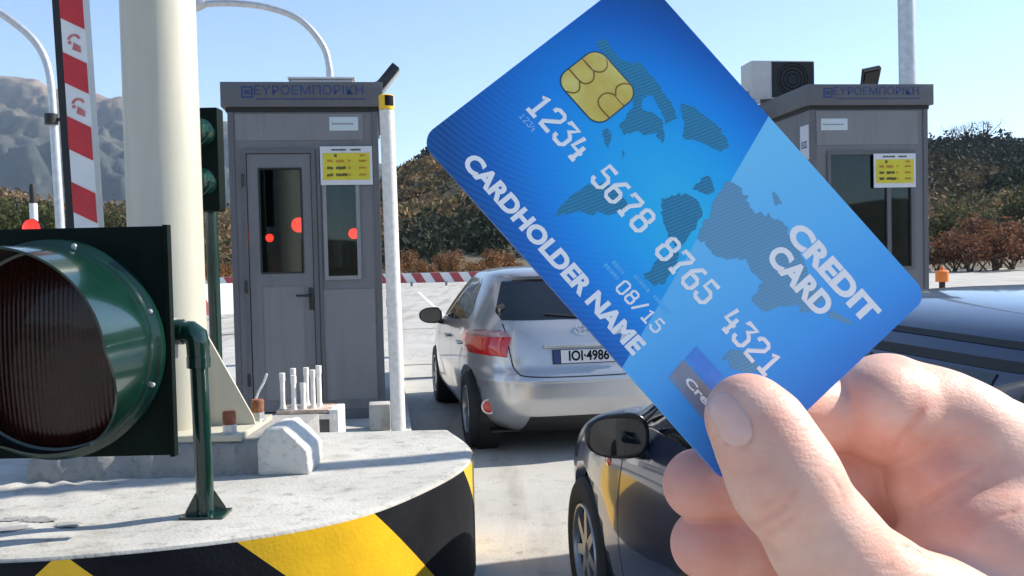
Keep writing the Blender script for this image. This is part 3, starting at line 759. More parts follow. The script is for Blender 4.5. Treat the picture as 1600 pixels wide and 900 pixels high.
def booth(label, loc, rz, left):
    root = thing('toll_booth', label, 'toll booth', loc, rz)
    hw = .592; D_ = 1.75; Hh = 2.53
    dx0, dx1, dz1 = -.495, .085, 2.20
    if left:
        holes = [(dx0, dx1, .07, dz1), (.135, .43, 1.14, 2.13)]
    else:
        holes = [(-.43, .45, .95, 2.10)]
    mb = MB(); wall_panel(mb, -hw, hw, 0, Hh, 0, .05, holes); mb.build('front_wall', M['booth'], root, smooth=False)
    mb = MB(); wall_panel(mb, -hw, hw, 0, Hh, D_-.05, D_, [(-.45, .45, 1.0, 2.1)]); mb.build('rear_wall', M['booth'], root, smooth=False)
    for s in (-1, 1):
        mb = MB(); 
        # side wall built along y
        hs = [(.30, 1.45, 1.0, 2.1)]
        t = MB(); wall_panel(t, .0505, D_-.0505, 0, Hh, 0, .05, hs)
        for i, v in enumerate(t.v): t.v[i] = ((s*hw - s*v[1]), v[0], v[2])
        t.build('side_wall', M['booth'], root, smooth=False)
        t = MB(); t.bx(s*hw-s*.03-.004, s*hw-s*.03+.004, .30, 1.45, 1.0, 2.1); t.build('side_window', M['glass'], root)
    mb = MB(); mb.bx(-.45, .45, D_-.03, D_-.022, 1.0, 2.1); mb.build('rear_window', M['glass'], root)
    mb = MB(); mb.bx(-hw+.06, hw-.06, .06, D_-.06, .005, .03); mb.build('floor_panel', M['black'], root)
    # corner posts and a base rail proud of the wall
    mb = MB()
    for s in (-1, 1): mb.bx(s*hw-.045*(s > 0)-.0*(s < 0)+(-.0), s*hw+.045*(s < 0), -.012, -.0005, .08, Hh-.002)
    mb.build('corner_trim', M['boothdk'], root, smooth=False)
    mb = MB(); mb.bx(-hw-.004, hw+.004, -.016, -.0005, 0, .078); mb.build('base_rail', M['boothdk'], root, smooth=False)
    # roof with fascia
    mb = MB(); e = .045
    mb.bx(-hw-e, hw+e, -e, D_+e, Hh+.002, Hh+.20, bev=.006); rf = mb.build('roof', M['boothdk'], root)
    mb = MB(); mb.bx(-hw-.012, hw+.012, -.014, D_+.012, Hh-.035, Hh); mb.build('roof_gasket', M['black'], root)
    if left:
        mb = MB(); mb.bx(-hw+.055, hw-.12, -.006, -.0006, 2.27, Hh-.05); mb.build('header_panel', M['boothlt'], root)
        # door frame, leaf, pane
        fr = MB(); t = .035
        fr.bx(dx0, dx0+t, -.02, .045, .07, dz1); fr.bx(dx1-t, dx1, -.02, .045, .07, dz1); fr.bx(dx0+t, dx1-t, -.02, .045, dz1-t, dz1)
        fr.build('door_frame', M['boothdk'], root, smooth=False)
        lx0, lx1 = dx0+t+.006, dx1-t-.006
        lf = MB(); wall_panel(lf, lx0, lx1, .085, dz1-t-.006, -.008, .03, [(lx0+.085, lx1-.07, 1.20, 2.05), (lx0+.09, lx1-.075, .17, 1.10)])
        dr = lf.build('door', M['booth'], root, smooth=False)
        p = MB(); p.bx(lx0+.085, lx1-.07, .008, .014, 1.20, 2.05); p.build('door_pane', M['glass'], dr)
        p = MB(); frame(p, lx0+.0852, lx1-.0702, 1.2002, 2.0498, -.014, .004, .014); p.build('pane_gasket', M['black'], dr)
        p = MB(); p.bx(lx0+.09, lx1-.075, .002, .012, .17, 1.10); p.build('lower_panel', M['boothlt'], dr)
        h = MB(); hx = lx1-.022
        h.bx(hx-.018, hx+.018, -.018, -.0085, .90, 1.08, bev=.003); h.tube([(hx, -.016, 1.02), (hx, -.055, 1.02), (hx-.02, -.06, 1.02), (hx-.115, -.058, 1.02)], [.010, .010, .010, .009], 12)
        h.tube([(hx, -.017, .935), (hx, -.024, .935)], .011, 12)
        h.build('handle', M['blackgloss'], dr)
        for zz in (.35, 1.1, 1.95):
            h = MB(); h.tube([(dx0+.008, -.028, zz-.05), (dx0+.008, -.028, zz+.05)], .011, 10); h.build('hinge', M['blackgloss'], dr)
        # right hand side light
        p = MB(); frame(p, .135, .43, 1.14, 2.13, -.018, .04, .030); wf = p.build('window_frame', M['alu'], root, smooth=False)
        p = MB(); p.bx(.165, .40, .008, .014, 1.17, 2.10); p.build('pane', M['glass'], wf)
        p = MB(); p.bx(.10, hw-.06, -.006, -.0006, .16, 1.06); p.build('lower_panel', M['boothlt'], root)
        p = MB(); p.bx(.094, .118, -.018, -.0006, .08, 2.20); p.build('mullion', M['boothdk'], root)
        tariff_sign(root, .125, .54, 1.905, 2.215, -.022)
        p = MB(); p.bx(.205, .435, -.008, -.0012, 2.345, 2.455, bev=.002); np_ = p.build('name_plate', M['plate_lt'], root)
        p = MB(); [p.bx(.225+k*.022, .225+k*.022+.016, -.0095, -.0082, 2.392, 2.406) for k in range(8)]; p.build('print', M['alu'], np_)
    else:
        mb = MB(); mb.bx(-hw+.06, hw-.1, -.006, -.0006, 2.16, Hh-.05); mb.build('header_panel', M['boothlt'], root)
        p = MB(); frame(p, -.43, .45, .95, 2.10, -.018, .04, .035); p.bx(.17, .21, -.016, .04, .985, 2.065); wf = p.build('window_frame', M['boothdk'], root, smooth=False)
        p = MB(); p.bx(-.395, .17, .008, .014, .985, 2.065); p.bx(.21, .415, .010, .016, .985, 2.065); p.build('pane', M['glass'], wf)
        tariff_sign(root, .03, .455, 1.745, 2.07, -.022)
        p = MB(); p.bx(-.485, -.22, -.008, -.0012, 2.30, 2.41, bev=.002); np_ = p.build('name_plate', M['plate_lt'], root)
        p = MB(); [p.bx(-.465+k*.026, -.465+k*.026+.019, -.0095, -.0082, 2.347, 2.361) for k in range(8)]; p.build('print', M['alu'], np_)
        # white notice on the left side wall
        p = MB(); p.bx(-hw-.008, -hw-.0006, .02, .21, 2.03, 2.36); nt_ = p.build('notice_sheet', M['signwhite'], root)
        Mt = basis((-hw-.0095, .115, 2.17), (0, -1, 0), (0, 0, 1))
        text('ΕΙΣ', 'lettering', M['blueink'], .085, Mt, nt_, .001, .002)
    Mt = basis((.055, -e-.002, Hh+.128), (1, 0, 0), (0, 0, 1))
    text('ΕΥΡΟΕΜΠΟΡΙΚΗ', 'lettering', M['blueink'], .10, Mt, rf, .002, .0, 1.10)
    # second line: small uneven marks, and the square emblem
    l2 = MB(); x = -.36
    while x < .46: wv = random.uniform(.02, .06); l2.bx(x, x+wv, -e-.003, -e-.0005, Hh+.058, Hh+.068); x += wv+.008
    l2.build('small_print', M['blueink'], rf)
    lg = MB(); frame(lg, -.475, -.385, Hh+.07, Hh+.165, -e-.003, -e-.0005, .014); lg.bx(-.45, -.41, -e-.003, -e-.0005, Hh+.10, Hh+.135); lg.build('emblem', M['blueink'], rf)
    return root

B1 = ONZ(488, 657, .30)
booth('grey toll booth behind the white island with a closed door and yellow tariff sign', (float(B1[0]), float(B1[1]), .30), YAW, True)
b2d = 9.25; hx = (1364-800)/FPX*b2d
booth('grey toll booth behind the dark car with an air conditioner on its roof', (hx-.02, b2d, .43), YAW*.9, False)
B1l = np.array([B1[0], B1[1]]); 
def B1p(x, y, z): q = B1l+RG*x+FW*y; return (float(q[0]), float(q[1]), .30+z)
B2l = np.array([hx-.02, b2d])
def B2p(x, y, z): q = B2l+RG*x+FW*y; return (float(q[0]), float(q[1]), .43+z)

# things inside the near booth; red lamps added for reflections in its glass
for (x, y, z, r, lab) in ((-.085, .30, 1.60, .062, 'larger added red lamp standing in for a red reflection in the booth door glass'),
                          (-.345, .45, 1.50, .034, 'small added red lamp standing in for a reflection at the left edge of the booth door glass'),
                          (.365, .35, 1.52, .045, 'added red lamp standing in for a reflection in the narrow window right of the booth door')):
    t = thing('reflection_lamp', lab, 'lamp', B1p(x, y, .03), YAW)
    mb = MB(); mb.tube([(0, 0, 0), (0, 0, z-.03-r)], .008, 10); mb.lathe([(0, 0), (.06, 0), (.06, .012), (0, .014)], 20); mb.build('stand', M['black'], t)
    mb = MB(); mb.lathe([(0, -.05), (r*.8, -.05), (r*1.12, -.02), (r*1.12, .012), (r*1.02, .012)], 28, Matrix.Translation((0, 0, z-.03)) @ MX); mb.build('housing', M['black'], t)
    mb = MB(); mb.lathe([(0, .03), (r*.5, .025), (r*.85, .014), (r*1.0, .002)], 28, Matrix.Translation((0, 0, z-.03)) @ MX); mb.build('lens', M['redreflect'], t)
t = thing('booth_desk', 'dark desk with papers seen low through the booth windows', 'desk', B1p(.1, .95, .03), YAW)
mb = MB(); mb.bx(-.35, .40, -.25, .30, .82, .86); mb.build('desk_top', mat('brown desk', (.12, .07, .04), .5, vary=.2), t)
mb = MB(); mb.bx(-.33, -.29, -.2, .25, 0, .82); mb.bx(.34, .38, -.2, .25, 0, .82); mb.build('desk_side', M['black'], t)
t = thing('desk_screen', 'dark screen standing on the booth desk', 'screen', B1p(.22, .95, .89), YAW)
mb = MB(); mb.bx(-.17, .17, -.012, .012, .06, .34, bev=.004); mb.bx(-.02, .02, -.01, .03, .0, .06); mb.bx(-.08, .08, -.05, .06, .0, .008); mb.build('screen_panel', M['blackgloss'], t)
t = MB(); t.bx(-.09, .09, -.06, .08, 0, .10, bev=.01); t.bx(-.07, .02, -.05, .05, .101, .16)
o = t.build('cardboard_box', mat('card', (.42, .30, .17), .8, vary=.1)); o.location = B1p(.30, .72, .892); o.rotation_euler = (0, 0, YAW+.2)
tag(o, 'small tan box on the booth desk in the narrow window', 'box')

# roof units
ac = thing('roof_unit', 'pale grey flat unit on the roof of the near booth', 'roof unit', B1p(.13, .6, 2.732), YAW)
mb = MB(); mb.bx(-.26, .26, -.2, .35, .0, .10, bev=.012); mb.build('housing', M['offwhite'], ac)
mb = MB(); mb.bx(-.28, .28, -.22, .37, .101, .118, bev=.005); mb.build('lid', M['white'], ac)
def floodlight(label, loc, rz, tilt, hgt):
    t = thing('floodlight', label, 'floodlight', loc, rz, 'floodlights on the booth roofs')
    mb = MB(); mb.box((0, 0, 0), (.20, .34, .05), M=Matrix.Translation((0, 0, hgt)) @ Matrix.Rotation(tilt, 4, 'Y') , bev=.012); mb.build('housing', M['blackgloss'], t)
    mb = MB(); mb.box((0, 0, 0), (.17, .31, .012), M=Matrix.Translation((0, 0, hgt)) @ Matrix.Rotation(tilt, 4, 'Y') @ Matrix.Translation((0, 0, -.030)), bev=.003); mb.build('lens', M['steel'], t)
    mb = MB(); mb.tube([(0, .03, 0), (0, .03, hgt)], .014, 10); mb.bx(-.05, .05, -.02, .08, 0, .012); mb.build('bracket', M['steel'], t)
    return t
B1top = 2.732
t = floodlight('black tilted floodlight on the right edge of the near booth roof', B1p(.60, .25, B1top), YAW, 0, .1)
bpy.data.objects.remove(t.children[0]) if False else None
for ch in list(t.children): bpy.data.objects.remove(ch)
# this one leans out to the upper right
mb = MB(); ax = Matrix.Translation((.07, 0, .07)) @ Matrix.Rotation(R_(-50), 4, 'Y')
mb.box((0, 0, 0), (.27, .20, .075), M=ax, bev=.012); mb.build('housing', M['blackgloss'], t)
mb = MB(); mb.box((0, 0, 0), (.25, .18, .012), M=ax @ Matrix.Translation((0, 0, -.0445)), bev=.003); mb.build('lens', M['offwhite'], t)
mb = MB(); mb.tube([(-.04, .05, 0), (-.02, .05, .05), (.05, .03, .08)], .012, 10); mb.bx(-.08, .0, .0, .10, 0, .01); mb.build('bracket', M['steel'], t)
t = thing('floodlight', 'dark slanted floodlight on the far booth roof in front of the steel mast', 'floodlight', B2p(.19, .35, 2.732), YAW, 'floodlights on the booth roofs')
mb = MB(); ax = Matrix.Translation((0, 0, .125)) @ Matrix.Rotation(R_(-40), 4, 'X') @ Matrix.Rotation(R_(-16), 4, 'Y')
Msk = Matrix.Identity(4); Msk[0][1] = .0
mb.prism([(-.13, -.13), (.08, -.13), (.16, .15), (-.03, .15)], -.02, .02, ax); mb.build('housing', M['blackgloss'], t)
mb = MB(); mb.prism([(-.11, -.11), (.07, -.11), (.14, .13), (-.03, .13)], -.030, -.0205, ax); mb.build('lens', M['black'], t)
mb = MB(); mb.tube([(0, .06, 0), (0, .05, .13)], .014, 10); mb.bx(-.05, .05, .0, .1, 0, .01); mb.build('bracket', M['steel'], t)

def ac_unit(label, loc, rz):
    t = thing('air_conditioner', label, 'air conditioner', loc, rz)
    mb = MB(); mb.bx(-.36, .34, -.16, .16, .04, .45, bev=.012); mb.build('housing', M['offwhite'], t)
    mb = MB(); mb.bx(-.14, .33, -.168, -.1605, .06, .435); gr = mb.build('grille_panel', M['black'], t)
    mb = MB()
    for q in (.17, .14, .10, .06): mb.lathe([(q-.004, 0), (q, .006), (q+.004, 0)], 40, Matrix.Translation((.09, -.169, .25)) @ MX)
    mb.build('fan_guard', M['blackgloss'], gr)
    mb = MB(); mb.bx(-.33, -.28, -.18, .18, 0, .04); mb.build('foot', M['steel'], t); mb = MB(); mb.bx(.26, .31, -.18, .18, 0, .04); mb.build('foot', M['steel'], t)
    mb = MB(); mb.tube([(-.37, -.05, .12), (-.43, -.06, .13), (-.46, -.06, .08), (-.45, -.05, .0)], .02, 10); mb.build('hose', M['black'], t)
    return t
ac_unit('white air conditioner with black grille on the far booth roof', B2p(-.37, 1.25, 2.732), YAW)
# cable tray / camera at the left of the far roof (its end peeps over the card)
t = thing('security_camera', 'small dark camera on a bracket at the left edge of the far booth roof', 'camera', B2p(-.62, 1.0, 2.60), YAW)
mb = MB(); mb.tube([(0, 0, 0), (-.10, -.02, .03), (-.13, -.04, -.01)], .012, 8); mb.build('bracket', M['steel'], t)
mb = MB(); mb.box((-.15, -.08, .0), (.07, .16, .07), rz=.3, bev=.008); mb.build('housing', M['black'], t)

# guard post by the near booth
gp = ONZ(623, 674, .30); gd = gp[1]
root = thing('guard_post', 'white pipe post with yellow and black top beside the near booth', 'post', (float(gp[0]), float(gp[1]), .30))
zt = 1.6+ray(600, 150)[2]*gd-.30; xt = float((AT(600, 150, gd)-gp)[0])*.55
mb = MB(); mb.tube([(0, 0, 0), (xt*.955, 0, zt*.955)], .054, 28); mb.build('shaft', M['pipew'], root)
mb = MB(); mb.tube([(xt*.956, 0, zt*.956), (xt*.997, 0, zt*.997), (xt, 0, zt)], [.057, .057, .045], 28); cp = mb.build('yellow_cap', M['yellow'], root)
mb = MB(); mb.lathe([(.0585, 0), (.0585, .075)], 10, Matrix.Translation((xt*.966, 0, zt*.966)), a0=R_(-95), a1=R_(-20)); mb.build('black_band', M['blackpaint'], cp)
q = ONZ(596, 676, .30)
mb = MB(); mb.bx(-.085, .075, -.08, .1, 0, .20, bev=.012); o = mb.build('kerb_stone', M['white_conc']); o.location = (float(gp[0])-.15, float(gp[1])+.12, .30); o.rotation_euler = (0, 0, YAW)
tag(o, 'small white kerb block at the foot of the white guard post', 'kerb block')
# thin white pole behind it with a blue clip
root = thing('thin_pole', 'thin white pole with a blue clip between booth and guard post', 'pole', B1p(.66, .9, 0))
mb = MB(); mb.tube([(0, 0, 0), (-.01, 0, 2.0)], .014, 12); mb.build('shaft', M['white'], root)
mb = MB(); mb.bx(-.035, .03, -.02, .02, .86, .94, bev=.005); mb.build('clip', mat('blue plastic', (.02, .18, .4), .4), root)
mb = MB(); mb.tube([(.03, -.02, 1.35), (.035, -.02, 1.1), (.03, -.02, .8)], .006, 6); mb.build('chain', M['steel'], root)

# anchor frame with pipe stubs in front of the booth
q = ONZ(478, 690, .30); fd = 6.35
fz = lambda px, py: float(1.6+ray(px, py)[2]*fd)
fx = lambda px: float((px-800)/FPX*fd)
root = thing('anchor_frame', 'rusty white base frame with upright white pipe stubs before the booth door', 'anchor frame', (fx(478), fd, .30))
z1 = fz(478, 637)-.30
mb = MB(); mb.bx(-.19, .15, -.13, .13, z1-.025, z1, bev=.004); mb.build('table_plate', M['plate_rust'], root)
mb = MB(); mb.bx(-.20, .19, -.15, -.136, z1-.06, z1-.028); mb.build('rim', M['pipew'], root)
mb = MB(); mb.bx(.155, .215, -.14, .12, 0, z1-.0, bev=.008); mb.build('leg', M['pipew'], root)
mb = MB(); mb.bx(-.21, -.16, -.14, .12, 0, z1-.03, bev=.008); mb.build('leg', M['pipew'], root)
mb = MB(); mb.bx(-.15, .14, -.05, -.04, 0, z1-.03); mb.build('back_panel', M['boothdk'], root)
for px, yy, h in ((440, -.06, .235), (450, .07, .25), (459, -.09, .22), (468, .02, .15), (472, -.07, .17), (469, .10, .25), (486, -.04, .25), (493, .02, .27)):
    mb = MB(); x = fx(px)-fx(478); mb.tube([(x, yy, z1), (x, yy, z1+.03), (x, yy, z1+h)], [.024, .016, .016], 14); mb.tube([(x, yy, z1+h-.05), (x, yy, z1+h+.002)], .019, 14)
    mb.build('pipe_stub', M['pipew'], root)
# thin bent wire
wv = [AT(398, 628, 6.2), AT(404, 612, 6.2), AT(412, 598, 6.2), AT(417, 584, 6.2)]
w0 = wv[0]
mb = MB(); mb.tube([(float(p[0]-w0[0]), float(p[1]-w0[1]), float(p[2]-.30)) for p in [np.array([w0[0]-.02, w0[1], .30]), *wv]], .008, 8)
o = mb.build('wire_stub', M['pipew']); o.location = (float(w0[0]), float(w0[1]), .30); tag(o, 'thin bent white wire sticking up left of the pipe stubs', 'wire')

# ------------------------------------------------------------------ signals, lamps, masts behind
root = thing('traffic_signal', 'dark green two-lens traffic signal half hidden behind the cream pole', 'traffic signal', tuple(map(float, AT(322, 250, 6.2)*np.array([1, 1, 0])+np.array([0, 0, .30]))))
zb, zt = float(1.6+ray(322, 330)[2]*6.2-.30), float(1.6+ray(322, 170)[2]*6.2-.30)
mb = MB(); mb.bx(-.115, .095, -.05, .09, zb, zt, bev=.012); mb.build('housing', M['greenback'], root)
for zf in (.28, .76):
    Ml = Matrix.Translation((-.02, -.052, zb+(zt-zb)*zf)) @ MX
    mb = MB(); mb.lathe([(.0, .035), (.04, .03), (.075, .012), (.09, 0)], 32, Ml); mb.build('lens', mat('green signal lens', (.01, .10, .05), .1, coat=1), root)
    mb = MB(); mb.lathe([(.10, 0), (.105, .13), (.099, .13), (.094, 0)], 32, Ml, a0=R_(170), a1=R_(370)); mb.build('hood', M['green'], root)
mb = MB(); mb.tube([(-.02, .14, 0), (-.02, .14, zt)], .04, 16); mb.bx(-.05, .01, .085, .15, zb+.1, zb+.16); mb.build('post', M['green'], root)

def street_lamp(label, pts, d, r, clamp=None):
    P = [AT(x, y, d) for x, y in pts]; b = P[0].copy(); b[2] = 0
    root = thing('street_lamp', label, 'street lamp', tuple(map(float, b)), 0, 'curved street lamps')
    loc = [(0, 0, 0)] + [tuple(map(float, p-b)) for p in P[:2]]
    k = catmull([loc[-1]]+[tuple(map(float, p-b)) for p in P[2:]], 8)
    mb = MB(); mb.tube(loc, [r*1.35, r*1.2, r*1.15], 16); mb.build('mast', M['steel'], root)
    mb = MB(); mb.tube(k, r, 16); mb.build('arm', M['steel'], root)
    e = np.array(k[-1]); pv = np.array(k[-2]); dr = (e-pv)/np.linalg.norm(e-pv)
    mb = MB(); h = e+dr*.5; mb.tube([tuple(e-dr*.05), tuple(e+dr*.12), tuple(e+dr*.55), tuple(e+dr*.7)], [r*1.1, r*2.2, r*2.4, r*.8], 14); mb.build('lamp_head', M['steel'], root)
    if clamp:
        c = AT(*clamp, d)-b; mb = MB(); mb.tube([(float(c[0]), 0, float(c[2])-.12), (float(c[0]), 0, float(c[2])+.12)], r*1.7, 14); mb.bx(float(c[0]), float(c[0])+.35, -.04, .04, float(c[2])-.05, float(c[2])+.02); mb.build('clamp', M['black'], root)
    return root
street_lamp('curved steel street lamp at the left edge before the mountain', [(95, 365), (84, 190), (76, 110), (52, 62), (0, 20), (-40, 0)], 22, .085, (83, 187))
street_lamp('curved steel street lamp arching left above the near booth', [(528, 400), (515, 108), (505, 72), (470, 32), (420, 12), (365, 5), (318, 6)], 22, .075)
# small down-hook at the second lamp's end is its lamp head
b = AT(1425, 385, 15); b[2] = 0
root = thing('steel_mast', 'tall galvanised mast behind the far booth', 'mast', tuple(map(float, b)))
mb = MB(); mb.tube([(0, 0, 0), (-.03, 0, 3.0), (-.09, 0, 8.5)], [.15, .135, .115], 28); mb.build('shaft', M['steel'], root)
mb = MB(); mb.lathe([(.0, 0), (.25, 0), (.25, .03), (.16, .03)], 28); mb.build('flange', M['steel'], root)
# distant bollard post with black top, and the red lamp over the panel's edge
b = AT(58, 420, 14); b[2] = 0
root = thing('marker_post', 'slim white post with black top at the far left below the mountain', 'post', tuple(map(float, b)))
zt = float(1.6+ray(54, 288)[2]*14)
mb = MB(); mb.tube([(0, 0, 0), (-.02, 0, zt-.28)], .055, 16); mb.build('shaft', M['white'], root)
mb = MB(); mb.tube([(-.02, 0, zt-.279), (-.025, 0, zt-.06), (-.025, 0, zt)], [.045, .045, .03], 16); mb.build('black_top', M['black'], root)
M['redreflect2'] = mat('lit red signal', (.6, .01, .01), .3, emit=(1, .03, .015), estr=.9)
b = AT(49, 357, 6.0)
root = thing('red_signal_lamp', 'glowing red lamp just above the top edge of the big signal panel', 'lamp', (float(b[0]), float(b[1]), .30))
zz = float(b[2])-.30
mb = MB(); mb.tube([(0, .05, 0), (0, .05, zz)], .03, 12); mb.build('post', M['black'], root)
mb = MB(); mb.lathe([(0, -.05), (.05, -.05), (.062, 0), (.058, .005)], 24, Matrix.Translation((0, 0, zz)) @ MX); mb.build('housing', M['black'], root)
mb = MB(); mb.lathe([(0, .03), (.03, .025), (.05, .012), (.057, .002)], 24, Matrix.Translation((0, 0, zz)) @ MX); mb.build('lens', M['redreflect2'], root)
# orange cone behind the dark car
b = AT(1472, 431, 13)
root = thing('traffic_beacon', 'small orange beacon at the foot of the far booth above the dark car roof', 'beacon', (float(b[0]), float(b[1]), 0))
z = float(b[2])
mb = MB(); mb.lathe([(0, 0), (.16, 0), (.16, .03), (.05, .05), (.04, z-.08), (0, z-.08)], 20); mb.build('stand', M['black'], root)
mb = MB(); mb.lathe([(.0, z-.08), (.085, z-.08), (.085, z+.06), (.06, z+.075), (.03, z+.08), (.02, z+.13), (0, z+.13)], 20); mb.build('lamp', M['orange'], root)
# unseen mast added right of the view to cast a shadow across the island
b = np.array([4.2, 6.19])
root = thing('shadow_mast', 'unseen grey mast added outside the right edge to cast the island shadow', 'mast', (float(b[0]), float(b[1]), 0))
mb = MB(); mb.tube([(0, 0, 0), (0, 0, 5.6)], .095, 16); mb.build('shaft', M['steel'], root)
mb = MB(); mb.bx(-.15, .15, -.15, .15, 0, .02); mb.build('flange', M['steel'], root)

# ------------------------------------------------------------------ cars
NS = 4.6
def unit_curve(n, ratio):
    a = np.linspace(0, 2*np.pi, 6000, endpoint=False)
    ex = np.sign(np.cos(a))*np.abs(np.cos(a))**(2/NS); ey = np.sign(np.sin(a))*np.abs(np.sin(a))**(2/NS)
    P = np.stack([ex, ey*ratio], 1); s = np.concatenate([[0], np.cumsum(np.linalg.norm(np.diff(np.vstack([P, P[:1]]), axis=0), axis=1))])
    t = np.linspace(0, s[-1], n, endpoint=False); i = np.searchsorted(s, t, side='right')-1
    return np.stack([ex[i % 6000], ey[i % 6000]], 1)
class Shell:
    def __init__(s, zs, w, yr, yf):
        s.w = pchip(zs, w); s.yr = pchip(zs, yr); s.yf = pchip(zs, yf); s.z0, s.z1 = zs[0], zs[-1]
    def pt(s, ex, ey, z):
        w, a, b = s.w(z), s.yr(z), s.yf(z); return np.array([w*ex, (a+b)/2+(b-a)/2*ey, z])
    def rear(s, x, z):
        ex = np.clip(x/s.w(z), -.9999, .9999); return s.pt(ex, -(1-abs(ex)**NS)**(1/NS), z)
    def front(s, x, z):
        ex = np.clip(x/s.w(z), -.9999, .9999); return s.pt(ex, (1-abs(ex)**NS)**(1/NS), z)
    def left(s, y, z):
        a, b = s.yr(z), s.yf(z); ey = np.clip((y-(a+b)/2)/((b-a)/2), -.9999, .9999); return s.pt(-(1-abs(ey)**NS)**(1/NS), ey, z)
    def right(s, y, z):
        p = s.left(y, z); return np.array([-p[0], p[1], p[2]])
    def corner(s, ph, z):
        """ph in degrees: 0 = rear centre line, 90 = left side"""
        a = R_(ph); c, d = math.sin(a), math.cos(a)
        return s.pt(-np.sign(c)*abs(c)**(2/NS), -np.sign(d)*abs(d)**(2/NS), z)
    def mesh(s, nu=150, nz=90, roofpow=.5):
        E = unit_curve(nu, 2.4); t = np.linspace(0, 1, nz); zs = s.z0+(s.z1-s.z0)*(1-(1-t)**1.5); vs = []
        for z in zs:
            for e in E: vs.append(s.pt(e[0], e[1], z))
        fs = [(i*nu+k, i*nu+(k+1) % nu, (i+1)*nu+(k+1) % nu, (i+1)*nu+k) for i in range(nz-1) for k in range(nu)]
        fs += [tuple(reversed(range(nu))), tuple((nz-1)*nu+k for k in range(nu))]
        return vs, fs
    def nrm(s, fn, a, z):
        e = .004; p = fn(a, z); du = fn(a+(e if fn != s.corner else .4), z)-p; dz = fn(a, min(z+e, s.z1))-fn(a, min(z, s.z1-e))
        n = np.cross(du, dz); l = np.linalg.norm(n); n = n/l if l > 1e-12 else np.array([0, 0, 1.]); c = np.array([0, 2.1, .6])
        return n if n @ (p-c) > 0 else -n
def row_fill(poly, nrow, ncol):
    """grid of (a, z) filling a polygon whose rows are single spans"""
    poly = [np.array(p, float) for p in poly]; z0 = min(p[1] for p in poly); z1 = max(p[1] for p in poly); rows = []
    zs = sorted(set(np.linspace(z0+1e-5, z1-1e-5, nrow)) | {min(max(p[1], z0+1e-5), z1-1e-5) for p in poly})
    for z in zs:
        xs = []
        for i in range(len(poly)):
            p, q = poly[i], poly[(i+1) % len(poly)]
            if abs(p[1]-q[1]) < 1e-9: continue
            t = (z-p[1])/(q[1]-p[1])
            if -1e-6 <= t <= 1+1e-6: xs.append(p[0]+(q[0]-p[0])*t)
        a, b = min(xs), max(xs); rows.append([(a+(b-a)*k/ncol, z) for k in range(ncol+1)])
    return rows
def patch(sh, fn, poly, off, name, m, parent, nrow=14, ncol=16, skirt=.012, bulge=0.):
    rows = row_fill(poly, nrow, ncol); nr, nc = len(rows), ncol+1; vs = []; sk = []
    for i, r in enumerate(rows):
        for j, (a, z) in enumerate(r):
            p = fn(a, z); n = sh.nrm(fn, a, z)
            bb = bulge*math.sin(math.pi*j/ncol)*math.sin(math.pi*i/(nr-1))
            vs.append(p+n*(off+bb)); sk.append(p-n*skirt)
    fs = [(i*nc+j, i*nc+j+1, (i+1)*nc+j+1, (i+1)*nc+j) for i in range(nr-1) for j in range(nc-1)]
    bd = [j for j in range(nc)] + [i*nc+nc-1 for i in range(1, nr)] + [(nr-1)*nc+j for j in range(nc-2, -1, -1)] + [i*nc for i in range(nr-2, 0, -1)]
    N = len(vs); B = len(bd); vs2 = vs+[sk[b] for b in bd]
    fs += [(bd[k], bd[(k+1) % B], N+(k+1) % B, N+k) for k in range(B)]
    mb = MB(); mb.add(vs2, fs); return mb.build(name, m, parent, angle=50)
def seam(sh, fn, line, wd, name, m, parent, off=.0016, rep=8, mbx=None):
    line = catmull(line, rep) if len(line) > 2 else [np.array(line[0])+(np.array(line[1])-np.array(line[0]))*t for t in np.linspace(0, 1, 12)]
    P = [fn(a, z)+sh.nrm(fn, a, z)*off for a, z in line]; N = [sh.nrm(fn, a, z) for a, z in line]
    vs = []
    for i, p in enumerate(P):
        t = P[min(i+1, len(P)-1)]-P[max(i-1, 0)]; t /= np.linalg.norm(t); s = np.cross(N[i], t)
        vs += [p-s*wd/2, p+s*wd/2]
    fs = [(2*i, 2*i+1, 2*i+3, 2*i+2) for i in range(len(P)-1)]
    mb = mbx or MB(); mb.add(vs, fs)
    return mb if mbx is not None else mb.build(name, m, parent)
def boolean_cut(o, cutters):
    for c in cutters:
        md = o.modifiers.new('cut', 'BOOLEAN'); md.operation = 'DIFFERENCE'; md.object = c; md.solver = 'EXACT'
    bpy.context.view_layer.update(); dg = bpy.context.evaluated_depsgraph_get(); dg.update()
    me = bpy.data.meshes.new_from_object(o.evaluated_get(dg)); o.modifiers.clear(); o.data = me
    for c in cutters: bpy.data.objects.remove(c)
